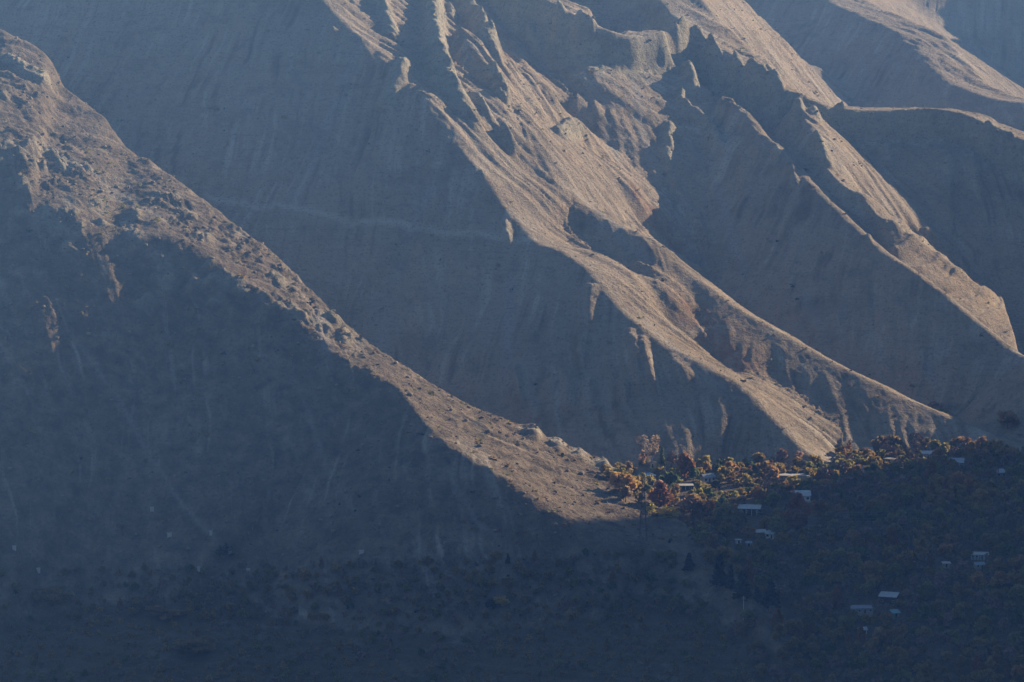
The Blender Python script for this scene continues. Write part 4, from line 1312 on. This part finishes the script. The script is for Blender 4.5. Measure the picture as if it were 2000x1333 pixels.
# the smaller rest of the wood, too dense to count
def merge_plants(name, items, label):
    Vs, Fs, Ms = [], [], []
    mats = [LEAF[k] for k in LEAF] + [BARK]
    mi = {k: i for i, k in enumerate(LEAF)}
    off = 0
    for (x, y, z, hh, ww, kd, lf, *_r) in items:
        (cv, cf), (tv, tf) = PROTO[kd][rw.integers(len(PROTO[kd]))]
        keep = rw.random(len(cf)) < .6
        a = rw.uniform(0, 6.28); ca_, sa_ = math.cos(a), math.sin(a)
        V = cv.reshape(-1, 4, 3)[keep].reshape(-1, 3)
        V = np.column_stack([(V[:, 0] * ca_ - V[:, 1] * sa_) * ww * 1.08 + x, (V[:, 0] * sa_ + V[:, 1] * ca_) * ww * 1.08 + y, V[:, 2] * hh + z - .1])
        n = len(V) // 4
        Vs.append(V); Fs.append(np.arange(n * 4).reshape(n, 4) + off); Ms.append(np.full(n, mi[lf])); off += n * 4
        T = np.array([(0.02, 0, 0), (-.02, .015, 0), (-.02, -.015, 0), (0, 0, .6)])
        V = T * (ww, ww, hh) + (x, y, z - .3)
        Vs.append(V); Fs.append(np.array([[0, 1, 3, 3], [1, 2, 3, 3], [2, 0, 3, 3]]) + off); Ms.append(np.full(3, len(mats) - 1)); off += 4
    V = np.vstack(Vs); F = np.vstack(Fs); Mi = np.concatenate(Ms)
    me = bpy.data.meshes.new(name)
    tri = F[:, 2] == F[:, 3]
    loops = np.concatenate([f[:3] if t else f for f, t in zip(F, tri)]).astype(np.int32)
    cnt = np.where(tri, 3, 4)
    st = np.concatenate([[0], np.cumsum(cnt)[:-1]]).astype(np.int32)
    me.vertices.add(len(V)); me.vertices.foreach_set('co', V.astype(np.float32).ravel())
    me.loops.add(len(loops)); me.loops.foreach_set('vertex_index', loops)
    me.polygons.add(len(F)); me.polygons.foreach_set('loop_start', st)
    for m in mats:
        me.materials.append(m)
    me.polygons.foreach_set('material_index', Mi.astype(np.int32))
    me.update(calc_edges=True)
    o = bpy.data.objects.new(name, me); COL.objects.link(o)
    o['kind'] = 'stuff'; o['label'] = label
    return o


merge_plants('woodland', [t for t in TREES if id(t) not in ids], 'dense mixed autumn wood filling the shaded valley floor')

# ------------------------------------------------------------------ scrub on the slopes and loose rock
cand = rw.uniform((-420, 2150), (480, 3500), (60000, 2))
cx, cy = cand[:, 0], cand[:, 1]
onh = samp(ONH, cx, cy); nn = fbm(cx / 70.0, cy / 70.0, 3, 150)
m = (onh > .6) & (rw.random(len(cx)) < np.clip(.16 + .5 * nn, 0.02, 1) * np.where(samp(NEAR8, cx, cy) > .5, 1.6, .45)) & (np.abs(cx) < .15 * cy)
cx, cy = cx[m], cy[m]; cz = height(cx, cy)
items = []
near = samp(NEAR8, cx, cy)
for i in range(len(cx)):
    hh = rw.uniform(.6, 1.5) * (2.0 if rw.random() < .10 else 1)
    items.append((cx[i], cy[i], cz[i], hh, hh * rw.uniform(1.2, 1.9), 'bush', ('olive', 'bare', 'brown', 'dark')[int(rw.choice(4, p=[.3, .3, .25, .15]))]))
print('scrub', len(items))
_full = PROTO['bush']
def fewer(cv, cf, n=14, k=2.4):
    q = cv.reshape(-1, 4, 3)[rw.permutation(len(cf))[:n]]
    c = q.mean(1, keepdims=True)
    return (c + (q - c) * k).reshape(-1, 3), cf[:n]


PROTO['bush'] = [(fewer(*c), tt) for c, tt in _full]
merge_plants('scrub', items, 'low dry scrub dotted over the mountain slopes')
PROTO['bush'] = _full


def rock_mesh(seed):
    bm = bmesh.new()
    bmesh.ops.create_icosphere(bm, subdivisions=1, radius=1.0)
    r = np.random.default_rng(seed)
    sc = r.uniform(.6, 1.2, 3)
    for v in bm.verts:
        k = r.uniform(.65, 1.15)
        v.co = Vector((v.co.x * sc[0] * k, v.co.y * sc[1] * k, v.co.z * sc[2] * k * .8))
    bm.verts.ensure_lookup_table(); bm.faces.ensure_lookup_table()
    V = np.array([v.co[:] for v in bm.verts]); F = np.array([[v.index for v in f.verts] for f in bm.faces])
    bm.free()
    return V, F


ROCKP = [rock_mesh(900 + i) for i in range(8)]
cand = rw.uniform((-420, 2250), (480, 3400), (120000, 2))
cx, cy = cand[:, 0], cand[:, 1]
cr = samp(CRAG, cx, cy) + .5 * samp(ROCK, cx, cy) * (samp(RID.astype(np.float32), cx, cy) < 7.5)
m = (rw.random(len(cx)) < .22 * np.clip(cr, 0, 1.2)) & (np.abs(cx) < .145 * cy)
cx, cy = cx[m], cy[m]; cz = height(cx, cy)
Vs, Fs, off = [], [], 0
for i in range(len(cx)):
    V, F = ROCKP[i % 8]
    r_ = .4 + 1.7 * rw.random() ** 3
    a = rw.uniform(0, 6.28); c_, s_ = math.cos(a), math.sin(a)
    W_ = np.column_stack([(V[:, 0] * c_ - V[:, 1] * s_) * r_ + cx[i], (V[:, 0] * s_ + V[:, 1] * c_) * r_ + cy[i], V[:, 2] * r_ + cz[i] + .15 * r_])
    Vs.append(W_); Fs.append(F + off); off += len(V)
V = np.vstack(Vs); F = np.vstack(Fs)
me = bpy.data.meshes.new('rubble')
me.vertices.add(len(V)); me.vertices.foreach_set('co', V.astype(np.float32).ravel())
me.loops.add(F.size); me.loops.foreach_set('vertex_index', F.astype(np.int32).ravel())
me.polygons.add(len(F)); me.polygons.foreach_set('loop_start', np.arange(0, F.size, 3, dtype=np.int32))
me.update(calc_edges=True)
me.materials.append(simple_mat('loose_rock', (0.27, 0.225, 0.175), var=.35, scale=.4))
o = bpy.data.objects.new('rubble', me); COL.objects.link(o)
o['kind'] = 'stuff'; o['label'] = 'loose angular rubble strewn over the near ridge and cliffs'
print('rubble', len(cx), time.time() - T0)

# ------------------------------------------------------------------ haze
def haze_box():
    bm = bmesh.new()
    bmesh.ops.create_cube(bm, size=1.0)
    me = bpy.data.meshes.new('haze'); bm.to_mesh(me); bm.free()
    o = bpy.data.objects.new('haze', me); COL.objects.link(o)
    zlo, zhi = float(VZ.min()) - 1.5, max(float(VZ.max()), CAM_Z) + 5
    xr = float(np.abs(VX).max()) + 10
    o.location = (0, (VY.min() + VY.max()) / 2, (zlo + zhi) / 2)
    o.scale = (2 * xr, VY.max() - VY.min() + 20, zhi - zlo)
    o['kind'] = 'stuff'; o['label'] = 'thin blue haze hanging in the valley air'
    m = bpy.data.materials.new('haze'); m.use_nodes = True
    t = m.node_tree; t.nodes.clear()
    v = N(t, 'ShaderNodeVolumePrincipled'); out = N(t, 'ShaderNodeOutputMaterial')
    v.inputs['Color'].default_value = (0.23, 0.48, 1.0, 1)
    v.inputs['Density'].default_value = HAZE
    v.inputs['Anisotropy'].default_value = 0.2
    t.links.new(v.outputs[0], out.inputs['Volume'])
    me.materials.append(m)
    print('haze box', o.dimensions, zlo, zhi)


HAZE = 1.3e-4
haze_box()
